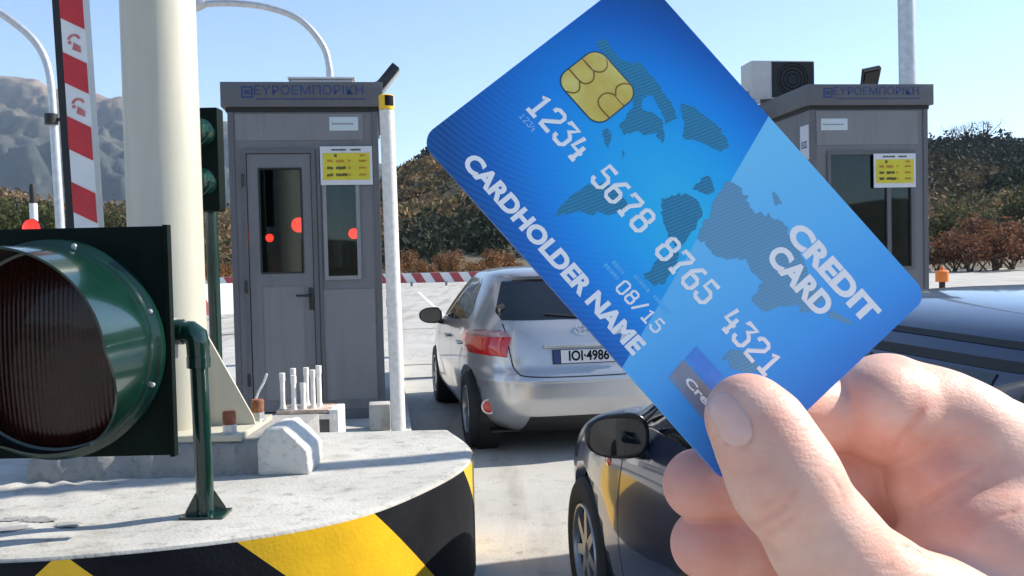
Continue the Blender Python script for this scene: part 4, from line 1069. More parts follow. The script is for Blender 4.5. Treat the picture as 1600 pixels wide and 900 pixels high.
def wheel(root, x, y, r, side):
    Mw = Matrix.Translation((x, y, r)) @ Matrix.Rotation(R_(90*side), 4, 'Y')      # axis points outwards
    mb = MB(); mb.lathe([(r*.62, -.10), (r*.93, -.10), (r*.985, -.085), (r, -.05), (r, .05), (r*.985, .085), (r*.93, .10), (r*.80, .104), (r*.66, .095), (r*.63, .08)], 48, Mw)
    for k in range(3): mb.lathe([(r+.0005, -.055+.05*k), (r+.002, -.05+.05*k), (r+.0005, -.045+.05*k)], 48, Mw)
    wh = mb.build('wheel', M['tyre'], root)
    mb = MB(); mb.lathe([(r*.635, .085), (r*.60, .095), (r*.58, .06), (r*.5, .03), (r*.12, .02), (0, .02)], 48, Mw); mb.build('rim_barrel', M['black'], wh)
    mb = MB(); mb.lathe([(r*.64, .088), (r*.625, .10), (r*.59, .098), (r*.575, .07)], 48, Mw)
    mb.lathe([(r*.17, .05), (r*.16, .085), (r*.1, .092), (0, .093)], 24, Mw)
    for k in range(7):
        a = 2*math.pi*k/7; Ms = Mw @ Matrix.Rotation(a, 4, 'Z'); mb.prism([(r*.10, -.026), (r*.60, -.017), (r*.60, .017), (r*.10, .026)], .060, .088, Ms)
    mb.build('rim', M['rim'], wh)
def mirror(root, c, m, left=True, size=1., tilt=0.):
    """door mirror: shell open to the rear (-y), black glass, stalk towards the door"""
    t = MB(); P = []
    bm = bmesh.new(); bmesh.ops.create_uvsphere(bm, u_segments=28, v_segments=18, radius=1)
    for v in bm.verts:
        x, y, z = v.co
        v.co = Vector((np.sign(x)*abs(x)**.75*.118, max(y, -.25)*.085, np.sign(z)*abs(z)**.8*.082*(1-.18*(x if left else -x)*-1)))*size
    bm.transform(Matrix.Translation(c) @ Matrix.Rotation(tilt, 4, 'Z')); t.addbm(bm)
    o = t.build('door_mirror', m, root, angle=60)
    g = MB(); n = 28; ring = [(math.copysign(abs(math.cos(a))**.7, math.cos(a))*.101*size, math.copysign(abs(math.sin(a))**.7, math.sin(a))*.067*size) for a in np.linspace(0, 2*math.pi, n, endpoint=False)]
    g.prism(ring, .0, .006, Matrix.Translation(c) @ Matrix.Rotation(tilt, 4, 'Z') @ Matrix.Translation((0, -.023*size, 0)) @ MX); g.build('mirror_glass', M['carglass'], o)
    s = MB(); e = 1 if left else -1; s.tube([(c[0]+e*.08, c[1]+.01, c[2]-.055), (c[0]+e*.14, c[1]+.0, c[2]-.075), (c[0]+e*.24, c[1]-.0, c[2]-.085)], [.03, .026, .035], 14); s.build('stalk', M['blackgloss'], o)
    return o

def make_car(name, label, loc, rz, kind):
    silver = kind == 'silver'
    paint = M['silver'] if silver else M['darkcar']
    root = thing(name, label, 'car', loc, rz)
    if silver:
        zs = [.20, .27, .36, .48, .58, .66, .72, .80, .90, 1.00, 1.08, 1.18, 1.30, 1.40, 1.45, 1.48, 1.50, 1.508]
        w_ = [.76, .83, .862, .875, .880, .880, .880, .878, .870, .850, .822, .778, .716, .655, .61, .53, .36, .12]
        yr = [.20, .09, .03, .00, .00, .015, .06, .075, .10, .14, .20, .30, .44, .56, .63, .75, 1.0, 1.35]
        yf = [3.98, 4.10, 4.19, 4.22, 4.215, 4.19, 4.13, 4.02, 3.72, 3.20, 2.98, 2.72, 2.42, 2.16, 2.02, 1.88, 1.7, 1.5]
    else:
        zs = [.20, .27, .36, .48, .58, .66, .74, .82, .90, .97, 1.05, 1.15, 1.28, 1.38, 1.43, 1.465, 1.49, 1.50]
        w_ = [.76, .83, .862, .875, .882, .885, .882, .875, .862, .845, .82, .776, .712, .655, .615, .54, .38, .14]
        yr = [.25, .12, .05, .02, .00, .00, .01, .02, .04, .06, .08, .12, .18, .25, .32, .42, .65, 1.1]
        yf = [4.02, 4.14, 4.23, 4.26, 4.25, 4.22, 4.14, 3.98, 3.62, 3.22, 3.0, 2.74, 2.42, 2.18, 2.04, 1.9, 1.7, 1.5]
    sh = Shell(zs, w_, yr, yf)
    vs, fs = sh.mesh(); mb = MB(); mb.add(vs, fs); body = mb.build('body', paint, root, angle=60)
    ra, fa, wr = .74, 3.36, .318
    cut = []
    for y in (ra, fa):
        for s in (-1, 1):
            c = MB(); c.lathe([(0, -.16), (wr+.045, -.16), (wr+.045, .30), (0, .30)], 48, Matrix.Translation((s*.78, y, wr+.01)) @ Matrix.Rotation(R_(90*s), 4, 'Y'))
            o = c.build('cutter', M['black']); cut.append(o)
    ld, lr = Vector(loc), rz
    for c in cut: c.parent = root
    boolean_cut(body, cut)
    body.data.materials.clear(); body.data.materials.append(paint)
    # dark inner wheel houses
    for y in (ra, fa):
        for s in (-1, 1):
            c = MB(); c.lathe([(0, .0), (wr+.043, .0), (wr+.043, .02), (wr+.043, .165)], 40, Matrix.Translation((s*.635, y, wr+.01)) @ Matrix.Rotation(R_(90*s), 4, 'Y'))
            c.build('wheel_house', M['black'], root)
            wheel(root, s*.775, y, wr, s)
    c = MB(); c.bx(-.72, .72, .3, 3.9, .185, .199); c.build('underbody', M['black'], root)
    # glass
    for fn, nm in ((sh.left, 'l'), (sh.right, 'r')):
        if silver:
            patch(sh, fn, [(2.62, 1.00), (1.74, 1.02), (1.66, 1.20), (1.62, 1.41), (2.00, 1.41), (2.36, 1.20)], .003, 'side_window', M['carglass'], root)
            patch(sh, fn, [(1.66, 1.025), (.92, 1.07), (.80, 1.13), (.98, 1.36), (1.10, 1.41), (1.56, 1.41), (1.60, 1.20)], .003, 'side_window', M['carglass'], root)
        else:
            patch(sh, fn, [(2.62, .985), (1.42, 1.00), (1.39, 1.18), (1.36, 1.362), (2.04, 1.362), (2.36, 1.18)], .003, 'side_window', M['carglass'], root)
            patch(sh, fn, [(1.32, 1.005), (.98, 1.01), (.95, 1.18), (.93, 1.362), (1.26, 1.362), (1.29, 1.18)], .003, 'side_window', M['carglass'], root)
            patch(sh, fn, [(.88, 1.01), (.48, 1.03), (.40, 1.10), (.46, 1.32), (.54, 1.362), (.84, 1.362), (.86, 1.18)], .003, 'side_window', M['carglass'], root)
            patch(sh, fn, [(2.98, .985), (2.68, .985), (2.50, 1.12)], .003, 'quarter_window', M['carglass'], root)
        if nm == 'l' and not silver:
            seam(sh, fn, [(.34, 1.36), (.6, 1.408), (1.0, 1.415), (1.5, 1.418), (1.9, 1.408), (2.12, 1.37), (2.5, 1.2)], .016, 'roof_gutter', M['black'], root)
            seam(sh, fn, [(.36, 1.09), (.42, 1.30), (.54, 1.373), (1.0, 1.378), (1.55, 1.379), (2.06, 1.375), (2.36, 1.22), (2.66, 1.0)], .022, 'window_seal', M['black'], root)
        # door seams, handles, sill
        sb = MB()
        seam(sh, fn, [(2.72, .98), (2.74, .8), (2.78, .5), (2.72, .30)], .007, '', None, None, mbx=sb)
        seam(sh, fn, [(1.70, 1.0), (1.69, .7), (1.70, .30)], .007, '', None, None, mbx=sb)
        seam(sh, fn, [(.86, 1.04), (.92, .85), (1.08, .70), (1.16, .45), (1.20, .30)], .007, '', None, None, mbx=sb)
        seam(sh, fn, [(1.18, .30), (1.9, .295), (2.72, .30)], .007, '', None, None, mbx=sb)
        sb.build('door_seam', M['black'], root)
        for hy in (1.86, 1.02):
            p = fn(hy, .86); n = sh.nrm(fn, hy, .86)
            h = MB(); h.tube([p+np.array([0, -.08, 0])+n*.002, p+np.array([0, -.06, 0])+n*.028, p+np.array([0, .06, 0])+n*.028, p+np.array([0, .08, 0])+n*.002], [.010, .014, .014, .010], 10); h.build('door_handle', paint, root)
    mirror(root, (-.985 if silver else -.955, 2.50, 1.015 if silver else .98), M['blackgloss'], True, 1.0 if silver else .95, R_(-6))
    mirror(root, (.985, 2.50, 1.0), M['blackgloss'], False, 1.0, R_(6))
    patch(sh, sh.front, [(-.60, 1.03), (.60, 1.03), (.52, 1.38), (-.52, 1.38)], .003, 'windscreen', M['carglass'], root)
    if silver:
        patch(sh, sh.rear, [(-.62, 1.085), (.62, 1.085), (.655, 1.15), (.56, 1.385), (.50, 1.40), (-.50, 1.40), (-.56, 1.385), (-.655, 1.15)], .003, 'rear_window', M['carglass'], root)
        # roof spoiler lip over the rear window
        sp = MB(); vs = []; NX_ = 24
        for i in range(NX_+1):
            x = -.57+1.14*i/NX_; q = sh.rear(x, 1.425); k = 1-abs(x/.57)**6
            for dy, dz in ((.10, .046), (-.035*k, .022), (-.05*k, .004), (-.01, -.016), (.12, -.006)): vs.append((x, q[1]+dy, q[2]+dz*(.3+.7*k)))
        fs = [(i*5+k, i*5+(k+1) % 5, (i+1)*5+(k+1) % 5, (i+1)*5+k) for i in range(NX_) for k in range(5)]+[tuple(range(5)), tuple(NX_*5+k for k in range(5))]
        sp.add(vs, fs); sp.build('roof_spoiler', paint, root, angle=60)
        bl = MB(); q = sh.rear(0, 1.40); bl.bx(-.14, .14, q[1]-.012, q[1]+.02, 1.386, 1.40); bl.build('brake_light', M['tail'], root)
        for s in (1, -1):
            cf = (lambda ph, z, s=s: sh.corner(ph*s, z))
            f = sh.corner
            def C(ph, z, s=s): p = sh.corner(ph, z); return np.array([p[0]*s, p[1], p[2]])
            sh2 = sh
            tl_ = patch(sh, C, [(26, .80), (70, .81), (77, .90), (74, .955), (22.5, .955)], .016, 'tail_light', M['tail'], root, skirt=.02, bulge=.012)
            patch(sh, C, [(23, .957), (72, .957), (66, .99), (52, 1.012), (30, 1.008), (24.5, .99)], .014, 'clear_lens', M['tailclear'], tl_, skirt=.02, bulge=.008)
            patch(sh, C, [(46, .845), (68, .85), (70, .90), (66, .935), (46, .935)], .0285, 'amber_lens', M['tailamber'], tl_, skirt=.002, bulge=.004)
            # bumper reflector
            p = C(47, .40) if False else sh.rear(-s*-1*-.74 if False else s*.74, .40); n = np.array([s*.35, -1, 0]); n /= np.linalg.norm(n)
            Mr = basis(p+n*.002, np.cross([0, 0, 1.], n), (0, 0, 1))
            r_ = MB(); r_.lathe([(.062, -.004), (.062, .008), (.05, .010), (.046, .004)], 32, Mr); rb = r_.build('reflector_bezel', paint, root)
            r_ = MB(); r_.lathe([(0, .012), (.03, .010), (.046, .004)], 28, Mr); r_.build('reflector', M['tail'], rb)
        # bumper step, hatch seam, recess, plate, badge
        sb = MB()
        seam(sh, sh.rear, [(-.62, 1.06), (-.60, .96), (-.58, .80), (-.55, .70), (-.45, .655), (0, .645), (.45, .655), (.55, .70), (.58, .80), (.60, .96), (.62, 1.06)], .010, '', None, None, mbx=sb)
        sb.build('hatch_seam', M['black'], root)
        patch(sh, sh.rear, [(-.50, .20), (.50, .20), (.45, .335), (-.45, .335)], .004, 'rear_diffuser', M['black'], root, skirt=.0)
        bp = MB()
        for i in range(1): pass
        patch(sh, sh.rear, [(-.80, .60), (.80, .60), (.78, .635), (-.78, .635)], .016, 'bumper_lip', paint, root, nrow=6, ncol=30, skirt=.004, bulge=.004)
        q = sh.rear(0, .80)
        pl_ = MB(); pl_.box((0, 0, 0), (.52, .010, .115), M=Matrix.Translation((0, q[1]-.012, .80)) @ Matrix.Rotation(R_(-6), 4, 'X'), bev=.002); plate = pl_.build('number_plate', M['black'], root)
        Mp = Matrix.Translation((0, q[1]-.0185, .80)) @ Matrix.Rotation(R_(-6), 4, 'X')
        x = MB(); x.box((0, 0, 0), (.45, .002, .103), M=Mp @ Matrix.Translation((.030, 0, 0))); x.build('plate_face', M['signwhite'], plate)
        x = MB(); x.box((0, 0, 0), (.052, .0022, .103), M=Mp @ Matrix.Translation((-.227, 0, 0))); x.build('blue_band', M['blueink'], plate)
        text('IOI·4986', 'lettering', M['blackpaint'], .108, Mp @ Matrix.Translation((.03, -.0018, 0)) @ MX, plate, .0012, .003, .86)
        hb = MB(); hb.bx(-.33, .33, q[1]-.02, q[1]+.03, .872, .895, bev=.008); hb.build('plate_trim', paint, root)
        q = sh.rear(0, 1.005); Me_ = Matrix.Translation((0, q[1]-.004, 1.005)) @ Matrix.Rotation(R_(-20), 4, 'X') @ MX
        e_ = MB()
        for rx, ry, oy in ((.062, .042, 0), (.026, .036, 0), (.044, .015, .016)):
            e_.tube([Me_ @ Vector((rx*math.cos(a), ry*math.sin(a)+oy, 0)) for a in np.linspace(0, 2*math.pi, 33)], .0045, 8, cap=False)
        e_.build('badge', M['chrome'], root)
        wp = MB(); q1 = sh.rear(0, 1.10); wp.tube([(0, q1[1]-.012, 1.10), (-.28, sh.rear(-.28, 1.13)[1]-.015, 1.13)], .008, 8); wp.build('wiper', M['black'], root)
        # pale things seen through the rear window
    else:
        patch(sh, sh.rear, [(-.62, 1.08), (.62, 1.08), (.50, 1.37), (-.50, 1.37)], .003, 'rear_window', M['carglass'], root)
        for s in (1, -1):
            def C(ph, z, s=s): p = sh.corner(ph, z); return np.array([p[0]*s, p[1], p[2]])
            patch(sh, C, [(26, .80), (76, .80), (80, .95), (30, .98)], .012, 'tail_light', M['tail'], root, skirt=.02)
        # body-side moulding and fender repeater
        p = sh.left(2.92, .80); n = sh.nrm(sh.left, 2.92, .80)
        r_ = MB(); r_.lathe([(0, .008), (.02, .006), (.026, 0)], 18, basis(p, np.cross([0, 0, 1.], n), (0, 0, 1)) @ Matrix.Diagonal((1.4, .8, 1, 1))); r_.build('side_repeater', M['tailamber'], root)
    return root

make_car('parked_car', 'silver hatchback seen from behind driving past the near booth', (.575, 7.50, 0), R_(10.2), 'silver')
make_car('parked_car', 'dark blue-grey car at the lower right behind the hand', (1.70, .95, 0), R_(9.5), 'dark')

# ------------------------------------------------------------------ the card
cL, cB, cR, cT = (655, 218), (1137, 759), (1451, 462), (998, -46)
A3 = np.stack([ray(*cL), ray(*cR), -ray(*cT)], 1); dd = np.linalg.solve(A3, ray(*cB)*.18)
P0 = EYE+ray(*cL)*dd[0]; PB = EYE+ray(*cB)*.18; PT = EYE+ray(*cT)*dd[2]
CU = PB-P0; CV = PT-P0
CN = np.cross(CU, CV); CN /= np.linalg.norm(CN)
if CN[1] > 0: CN = -CN
LU, LV = np.linalg.norm(CU), np.linalg.norm(CV)
def CP(u, v, h=0.): return P0+CU*u+CV*v+CN*h          # u, v in 0..1, h metres towards the viewer
def UV(px, py):
    r = ray(px, py); k = ((P0-EYE) @ CN)/(r @ CN); q = EYE+r*k-P0
    G = np.array([[CU @ CU, CU @ CV], [CU @ CV, CV @ CV]]); return np.linalg.solve(G, [q @ CU, q @ CV])
Mcard = basis(P0, CU, CV)           # local x along the long edge, y along the short one, metres
Mcard_s = Mcard.copy()
vh = CV/LV
for i in range(3): Mcard_s[i][1] = vh[i]
card = thing('credit_card', 'blue bank card with a gold chip and white lettering held in the hand', 'card', tuple(map(float, P0)))
inv0 = Matrix.Translation(-Vector(P0))
MC = inv0 @ Mcard_s
def rrect(x0, x1, y0, y1, r, n=8):
    P = []
    for cx, cy, a in ((x1-r, y0+r, -90), (x1-r, y1-r, 0), (x0+r, y1-r, 90), (x0+r, y0+r, 180)):
        for k in range(n+1): t = R_(a+90*k/n); P.append((cx+r*math.cos(t), cy+r*math.sin(t)))
    return P
m = bpy.data.materials.new('printed blue card'); m.use_nodes = True; n = m.node_tree; b = n.nodes['Principled BSDF']
b.inputs['Roughness'].default_value = .32; setp(b, 'Coat Weight', .15); setp(b, 'Specular IOR Level', .35)
def N(t, **k):
    x = n.nodes.new(t)
    for a, v in k.items(): setattr(x, a, v)
    return x
uvn = N('ShaderNodeUVMap'); sp_ = N('ShaderNodeSeparateXYZ'); n.links.new(uvn.outputs[0], sp_.inputs[0])
def mth(op, a, b_=None, c=None):
    x = N('ShaderNodeMath', operation=op)
    for i, v in enumerate((a, b_, c)):
        if v is None: continue
        if isinstance(v, (int, float)): x.inputs[i].default_value = v
        else: n.links.new(v, x.inputs[i])
    return x.outputs[0]
u_, v_ = sp_.outputs[0], sp_.outputs[1]
du = mth('SUBTRACT', u_, .50); dv = mth('SUBTRACT', v_, .52)
dist = mth('SQRT', mth('ADD', mth('MULTIPLY', mth('MULTIPLY', du, du), 2.2), mth('MULTIPLY', mth('MULTIPLY', dv, dv), 2.6)))
ramp = N('ShaderNodeValToRGB'); n.links.new(dist, ramp.inputs[0])
e = ramp.color_ramp.elements; e[0].position = .0; e[0].color = (.032, .58, .92, 1); e[1].position = 1.0; e[1].color = (.005, .07, .28, 1)
q = e.new(.34); q.color = (.014, .43, .91, 1); q = e.new(.60); q.color = (.007, .27, .82, 1); q = e.new(.82); q.color = (.005, .13, .52, 1)
# light printed facet right of a slanting line
(ua, va), (ub, vb) = UV(1203, 178), UV(962, 592)
na, nb = (vb-va), -(ub-ua); cc = -(na*ua+nb*va); sg = 1 if (na*1+nb*.3+cc) > 0 else -1
lin = mth('ADD', mth('ADD', mth('MULTIPLY', u_, na*sg), mth('MULTIPLY', v_, nb*sg)), cc*sg)
step = mth('GREATER_THAN', lin, 0)
rmp2 = N('ShaderNodeValToRGB'); 
dl = mth('ADD', mth('MULTIPLY', u_, 1.0), mth('MULTIPLY', v_, -.12)); n.links.new(dl, rmp2.inputs[0])
e = rmp2.color_ramp.elements; e[0].position = .40; e[0].color = (.19, .62, .95, 1); e[1].position = 1.0; e[1].color = (.022, .11, .52, 1)
q = e.new(.62); q.color = (.13, .52, .93, 1); q = e.new(.82); q.color = (.06, .35, .86, 1)
mx = N('ShaderNodeMix', data_type='RGBA'); n.links.new(step, mx.inputs[0]); n.links.new(ramp.outputs[0], mx.inputs[6]); n.links.new(rmp2.outputs[0], mx.inputs[7])
# fine guilloche arcs at the lower left
wu = mth('SUBTRACT', u_, -.06); wv_ = mth('MULTIPLY', mth('SUBTRACT', v_, .95), .63)
rad = mth('SQRT', mth('ADD', mth('MULTIPLY', wu, wu), mth('MULTIPLY', wv_, wv_)))
arc = mth('SINE', mth('MULTIPLY', rad, 520.0))
fade = N('ShaderNodeMapRange'); n.links.new(v_, fade.inputs[0]); fade.inputs[1].default_value = .62; fade.inputs[2].default_value = .25; fade.inputs[3].default_value = 0; fade.inputs[4].default_value = .11
am = mth('MULTIPLY', mth('MULTIPLY', mth('ADD', arc, 1.0), .5), fade.outputs[0])
mx2 = N('ShaderNodeMix', data_type='RGBA'); n.links.new(am, mx2.inputs[0]); n.links.new(mx.outputs[2], mx2.inputs[6]); mx2.inputs[7].default_value = (.06, .45, .95, 1)
n.links.new(mx2.outputs[2], b.inputs['Base Color'])
M['card'] = m
out = rrect(0, LU, 0, LV, .0034, 10); K = len(out); th = .0008
me = bpy.data.meshes.new('card_body')
vs = []; 
for h in (0, -th):
    for x, y in out: vs.append(MC @ Vector((x, y, 0)) + Vector(CN*h))
fs = [tuple(range(K)), tuple(range(2*K-1, K-1, -1))]+[(i, (i+1) % K, K+(i+1) % K, K+i) for i in range(K)]
me.from_pydata(vs, [], fs); uvl = me.uv_layers.new(name='UVMap')
for lp in me.loops:
    x, y = out[lp.vertex_index % K]; uvl.data[lp.index].uv = (x/LU, y/LV)
me.materials.append(m); o = bpy.data.objects.new('card_body', me); COL.objects.link(o); o.parent = card
HN = 1 if (Vector(MC.col[2][:3]) @ Vector(CN)) > 0 else -1      # sign of local z towards the viewer
def flat(polys, h, name, m, t=.00003):
    mb = MB()
    for p in polys: mb.prism(p, 0, t*HN, MC @ Matrix.Translation((0, 0, h*HN)))
    return mb.build(name, m, card, smooth=False)
def pxpoly(pts): return [(float(UV(*p)[0]*LU), float(UV(*p)[1]*LV)) for p in pts]
# world map print with fine line texture
def rough(pts, amp=1.6, seed=0, sub=5):
    rg = np.random.default_rng(seed); out_ = []
    for i in range(len(pts)):
        a = np.array(pts[i], float); b2 = np.array(pts[(i+1) % len(pts)], float); nn = max(2, int(np.linalg.norm(b2-a)/sub))
        for k in range(nn): out_.append(tuple(a+(b2-a)*k/nn+rg.normal(0, amp, 2)))
    return out_
def mapmat(name, c1, c2):
    m = bpy.data.materials.new(name); m.use_nodes = True; n = m.node_tree; b = n.nodes['Principled BSDF']; b.inputs['Roughness'].default_value = .4
    tc = n.nodes.new('ShaderNodeTexCoord'); mp = n.nodes.new('ShaderNodeMapping'); mp.inputs['Rotation'].default_value = (0, R_(20), 0); n.links.new(tc.outputs['Object'], mp.inputs[0])
    wv = n.nodes.new('ShaderNodeTexWave'); wv.wave_type = 'BANDS'; wv.bands_direction = 'Z'; wv.inputs['Scale'].default_value = 480; n.links.new(mp.outputs[0], wv.inputs['Vector'])
    mx = n.nodes.new('ShaderNodeMix'); mx.data_type = 'RGBA'; n.links.new(wv.outputs['Fac'], mx.inputs[0]); mx.inputs[6].default_value = (*c1, 1); mx.inputs[7].default_value = (*c2, 1)
    n.links.new(mx.outputs[2], b.inputs['Base Color']); return m
mA = mapmat('dark teal map print', (.018, .17, .32), (.032, .27, .46)); mB_ = mapmat('grey blue map print', (.12, .30, .47), (.15, .36, .55))
contA = [[(930, 66), (946, 60), (966, 88), (985, 100), (1000, 96), (1018, 118), (1040, 148), (1052, 170), (1057, 186), (1040, 192), (1034, 172), (1020, 150), (1002, 152), (1006, 172), (1022, 178), (1034, 186), (1040, 212), (1034, 224), (1026, 206), (1010, 212), (1000, 205), (976, 212), (964, 196), (978, 184), (990, 168), (990, 152), (960, 106)],
         [(1062, 163), (1082, 165), (1102, 182), (1118, 194), (1134, 215), (1140, 230), (1125, 236), (1112, 233), (1096, 222), (1066, 215), (1070, 195)],
         [(942, 204), (956, 210), (950, 232), (944, 225)], [(970, 238), (978, 240), (974, 247)], [(866, 338), (884, 312), (918, 290), (946, 285), (974, 308), (985, 320), (962, 334), (926, 333), (892, 332)],
         [(1034, 312), (1060, 302), (1085, 308), (1096, 322), (1100, 334), (1080, 366), (1066, 384), (1052, 384), (1042, 364), (1034, 340)], [(1006, 432), (1030, 402), (1060, 395), (1056, 412), (1036, 444), (1022, 446)],
         [(1082, 296), (1100, 276), (1110, 276), (1116, 287), (1119, 298), (1108, 305)], [(946, 205), (952, 200), (957, 207)]]
contB = [[(1122, 300), (1138, 282), (1160, 295), (1174, 330), (1200, 338), (1222, 345), (1240, 378), (1262, 420), (1284, 470), (1262, 490), (1240, 476), (1212, 482), (1192, 487), (1176, 470), (1192, 440), (1172, 420), (1168, 406), (1140, 404), (1118, 398), (1100, 380), (1088, 372), (1112, 330)],
         [(1128, 560), (1146, 545), (1176, 556), (1192, 580), (1172, 582), (1146, 576)], [(1290, 488), (1312, 490), (1336, 508), (1318, 506)], [(1206, 300), (1222, 318), (1212, 320)]]
flat([pxpoly(rough(p, 1.5, i)) for i, p in enumerate(contA)], .00002, 'map_print', mA)
flat([pxpoly(rough(p, 1.8, i+20)) for i, p in enumerate(contB)], .00002, 'map_print', mB_)
# chip
mg = mat('gold contact plate', (.72, .48, .07), .32, metal=.35, vary=.16, vscale=120, col2=(.86, .70, .18)); M['gold'] = mg
cu, cv_ = UV(933, 136); cx, cy = cu*LU, cv_*LV
cw, chh = .0122, .0108
# chip axes follow the card
chip = flat([rrect(cx-cw/2, cx+cw/2, cy-chh/2, cy+chh/2, .0026, 8)], .00005, 'chip', mg, .00012)
g = flat([rrect(cx-cw/2-.00025, cx+cw/2+.00025, cy-chh/2-.00025, cy+chh/2+.00025, .0028, 8)], .00004, 'chip_edge', mat('chip rim', (.02, .06, .12), .5), .00006)
mb = MB(); Mch = MC @ Matrix.Translation((cx, cy, .00018*HN))
def gl(pts): mb.tube([Mch @ Vector((x*cw/2, y*chh/2, 0)) for x, y in catmull(pts, 5)], .00016, 6)
gl([(-1, .30), (-.5, .30), (-.28, .52), (-.30, .80), (-.5, 1.0)]); gl([(-1, .30), (-.5, .30), (-.25, .05), (-.3, -.25), (-.5, -.36), (-1, -.36)]); gl([(-.5, -.36), (-.28, -.60), (-.32, -.85), (-.5, -1)])
gl([(1, .30), (.62, .30), (.40, .55), (.45, .85), (.6, 1)]); gl([(1, .28), (.55, .28), (.32, .05), (.34, -.28), (.55, -.45), (1, -.45)])
mb.build('contact_line', mat('dark gold line', (.22, .12, .015), .5), chip)
# lettering
M['cardwhite'] = mat('white embossed lettering', (.9, .9, .9), .4); M['cardpale'] = mat('pale blue small print', (.28, .55, .9), .5)
G = {'1': [[(.10, .78), (.31, .96), (.31, .03)], [(.06, .03), (.56, .03)]], '2': [[(.05, .76), (.06, .88), (.17, .97), (.45, .97), (.57, .87), (.56, .66), (.06, .16), (.05, .03), (.58, .03)]],
     '3': [[(.05, .84), (.05, .97), (.56, .97), (.29, .62), (.45, .59), (.57, .47), (.57, .15), (.45, .03), (.15, .03), (.04, .14), (.04, .26)]],
     '4': [[(.15, .97), (.04, .40), (.59, .40)], [(.43, .70), (.43, .03)], [(.28, .03), (.58, .03)]],
     '5': [[(.55, .97), (.09, .97), (.07, .60), (.43, .60), (.57, .48), (.57, .15), (.45, .03), (.15, .03), (.04, .14), (.04, .24)]],
     '6': [[(.54, .97), (.32, .97), (.06, .62), (.05, .15), (.17, .03), (.45, .03), (.57, .15), (.57, .44), (.46, .55), (.09, .55)]],
     '7': [[(.05, .80), (.05, .97), (.57, .97), (.56, .84), (.30, .46), (.30, .03)], [(.14, .03), (.46, .03)]],
     '8': [[(.17, .55), (.08, .64), (.08, .87), (.18, .97), (.44, .97), (.54, .87), (.54, .64), (.45, .55), (.17, .55), (.05, .43), (.05, .15), (.16, .03), (.46, .03), (.57, .15), (.57, .43), (.45, .55)]],
     '0': [[(.17, .97), (.45, .97), (.57, .85), (.57, .15), (.45, .03), (.17, .03), (.05, .15), (.05, .85), (.17, .97)]], '/': [[(.02, -.05), (.56, 1.05)]]}
def digits(s, x0, y0, pitch, h, wd, rad, name, m):
    mb = MB()
    for i, ch in enumerate(s):
        for st in G.get(ch, []):
            P = [Vector((x0+pitch*i+(p[0]-.31)*wd/.62, y0+(p[1]-.5)*h, 0)) for p in st]
            o_ = len(mb.v); mb.tube([(p.x, p.y, 0) for p in P], rad, 8)
            mb.v[o_:] = [tuple(MC @ Vector((v[0], v[1], (.00004+v[2]*.16)*HN))) for v in mb.v[o_:]]
    return mb.build(name, m, card)
(ua, va), (ub, vb) = UV(842, 167), UV(1206, 566)
pit = (ub-ua)*LU/18; yb = (va+vb)/2*LV
digits('1234 5678 8765 4321', ua*LU, yb, pit, .0050, .0029, .00043, 'card_number', M['cardwhite'])
(ua, va), (ub, vb) = UV(977, 447), UV(1024, 511)
digits('08/15', ua*LU, (va+vb)/2*LV, (ub-ua)*LU/4, .0028, .0019, .00024, 'expiry_date', M['cardwhite'])
(ua, va) = UV(822, 188)
digits('1234', (ua-.012)*LU, va*LV, .00105, .0012, .0008, .00009, 'small_number', M['cardpale'])
def ctext(s, p0, p1, cap, name, m, bold):
    (ua, va), (ub, vb) = UV(*p0), UV(*p1); L = (ub-ua)*LU; size = cap/.70
    Mt = MC @ Matrix.Translation(((ua+ub)/2*LU, (va+vb)/2*LV, .00006*HN))
    if HN < 0: Mt = Mt @ Matrix.Rotation(math.pi, 4, 'X')
    o = text(s, name, m, size, Matrix.Identity(4), card, .00006, bold)
    xs = [v.co.x for v in o.data.vertices]; k = L/(max(xs)-min(xs)); o.data.transform(Mt @ Matrix.Diagonal((k, 1, 1, 1))); return o
ctext('CARDHOLDER NAME', (727, 249), (1001, 545), .0033, 'holder_name', M['cardwhite'], .00022)
ctext('CREDIT', (1236, 357), (1364, 497), .0043, 'card_title', M['cardwhite'], .0003)
ctext('CARD', (1206, 392), (1292, 487), .0043, 'card_title', M['cardwhite'], .0003)
# faint small print round the date, small hologram under the thumb
bars = []
for k, (p, q) in enumerate((((946, 412), (966, 438)), ((958, 408), (976, 430)), ((992, 430), (1012, 455)), ((1022, 462), (1046, 490)))):
    a, b2 = UV(*p), UV(*q); L = (b2[0]-a[0])*LU; y = (a[1]+b2[1])/2*LV
    x = 0
    while x < L-.0003: wq = random.uniform(.0002, .0006); bars.append([(a[0]*LU+x, y-.0004), (a[0]*LU+x+wq, y-.0004), (a[0]*LU+x+wq, y+.0004), (a[0]*LU+x, y+.0004)]); x += wq+.00018
flat(bars, .00003, 'small_print', mat('faint blue print', (.10, .50, .92), .5))
hm = mat('hologram foil', (.30, .27, .27), .35, metal=.4, vary=.3, vscale=90, col2=(.22, .36, .62))
flat([pxpoly([(1044, 590), (1068, 562), (1180, 690), (1150, 715)])], .000035, 'hologram', hm)
flat([pxpoly([(1071, 560), (1088, 541), (1150, 610), (1130, 630)])], .000035, 'hologram', mat('hologram sheen', (.10, .28, .75), .35, metal=.3, vary=.2, vscale=120))
ctext('Credit', (1072, 592), (1128, 655), .0015, 'hologram_lettering', M['cardwhite'], .00006)

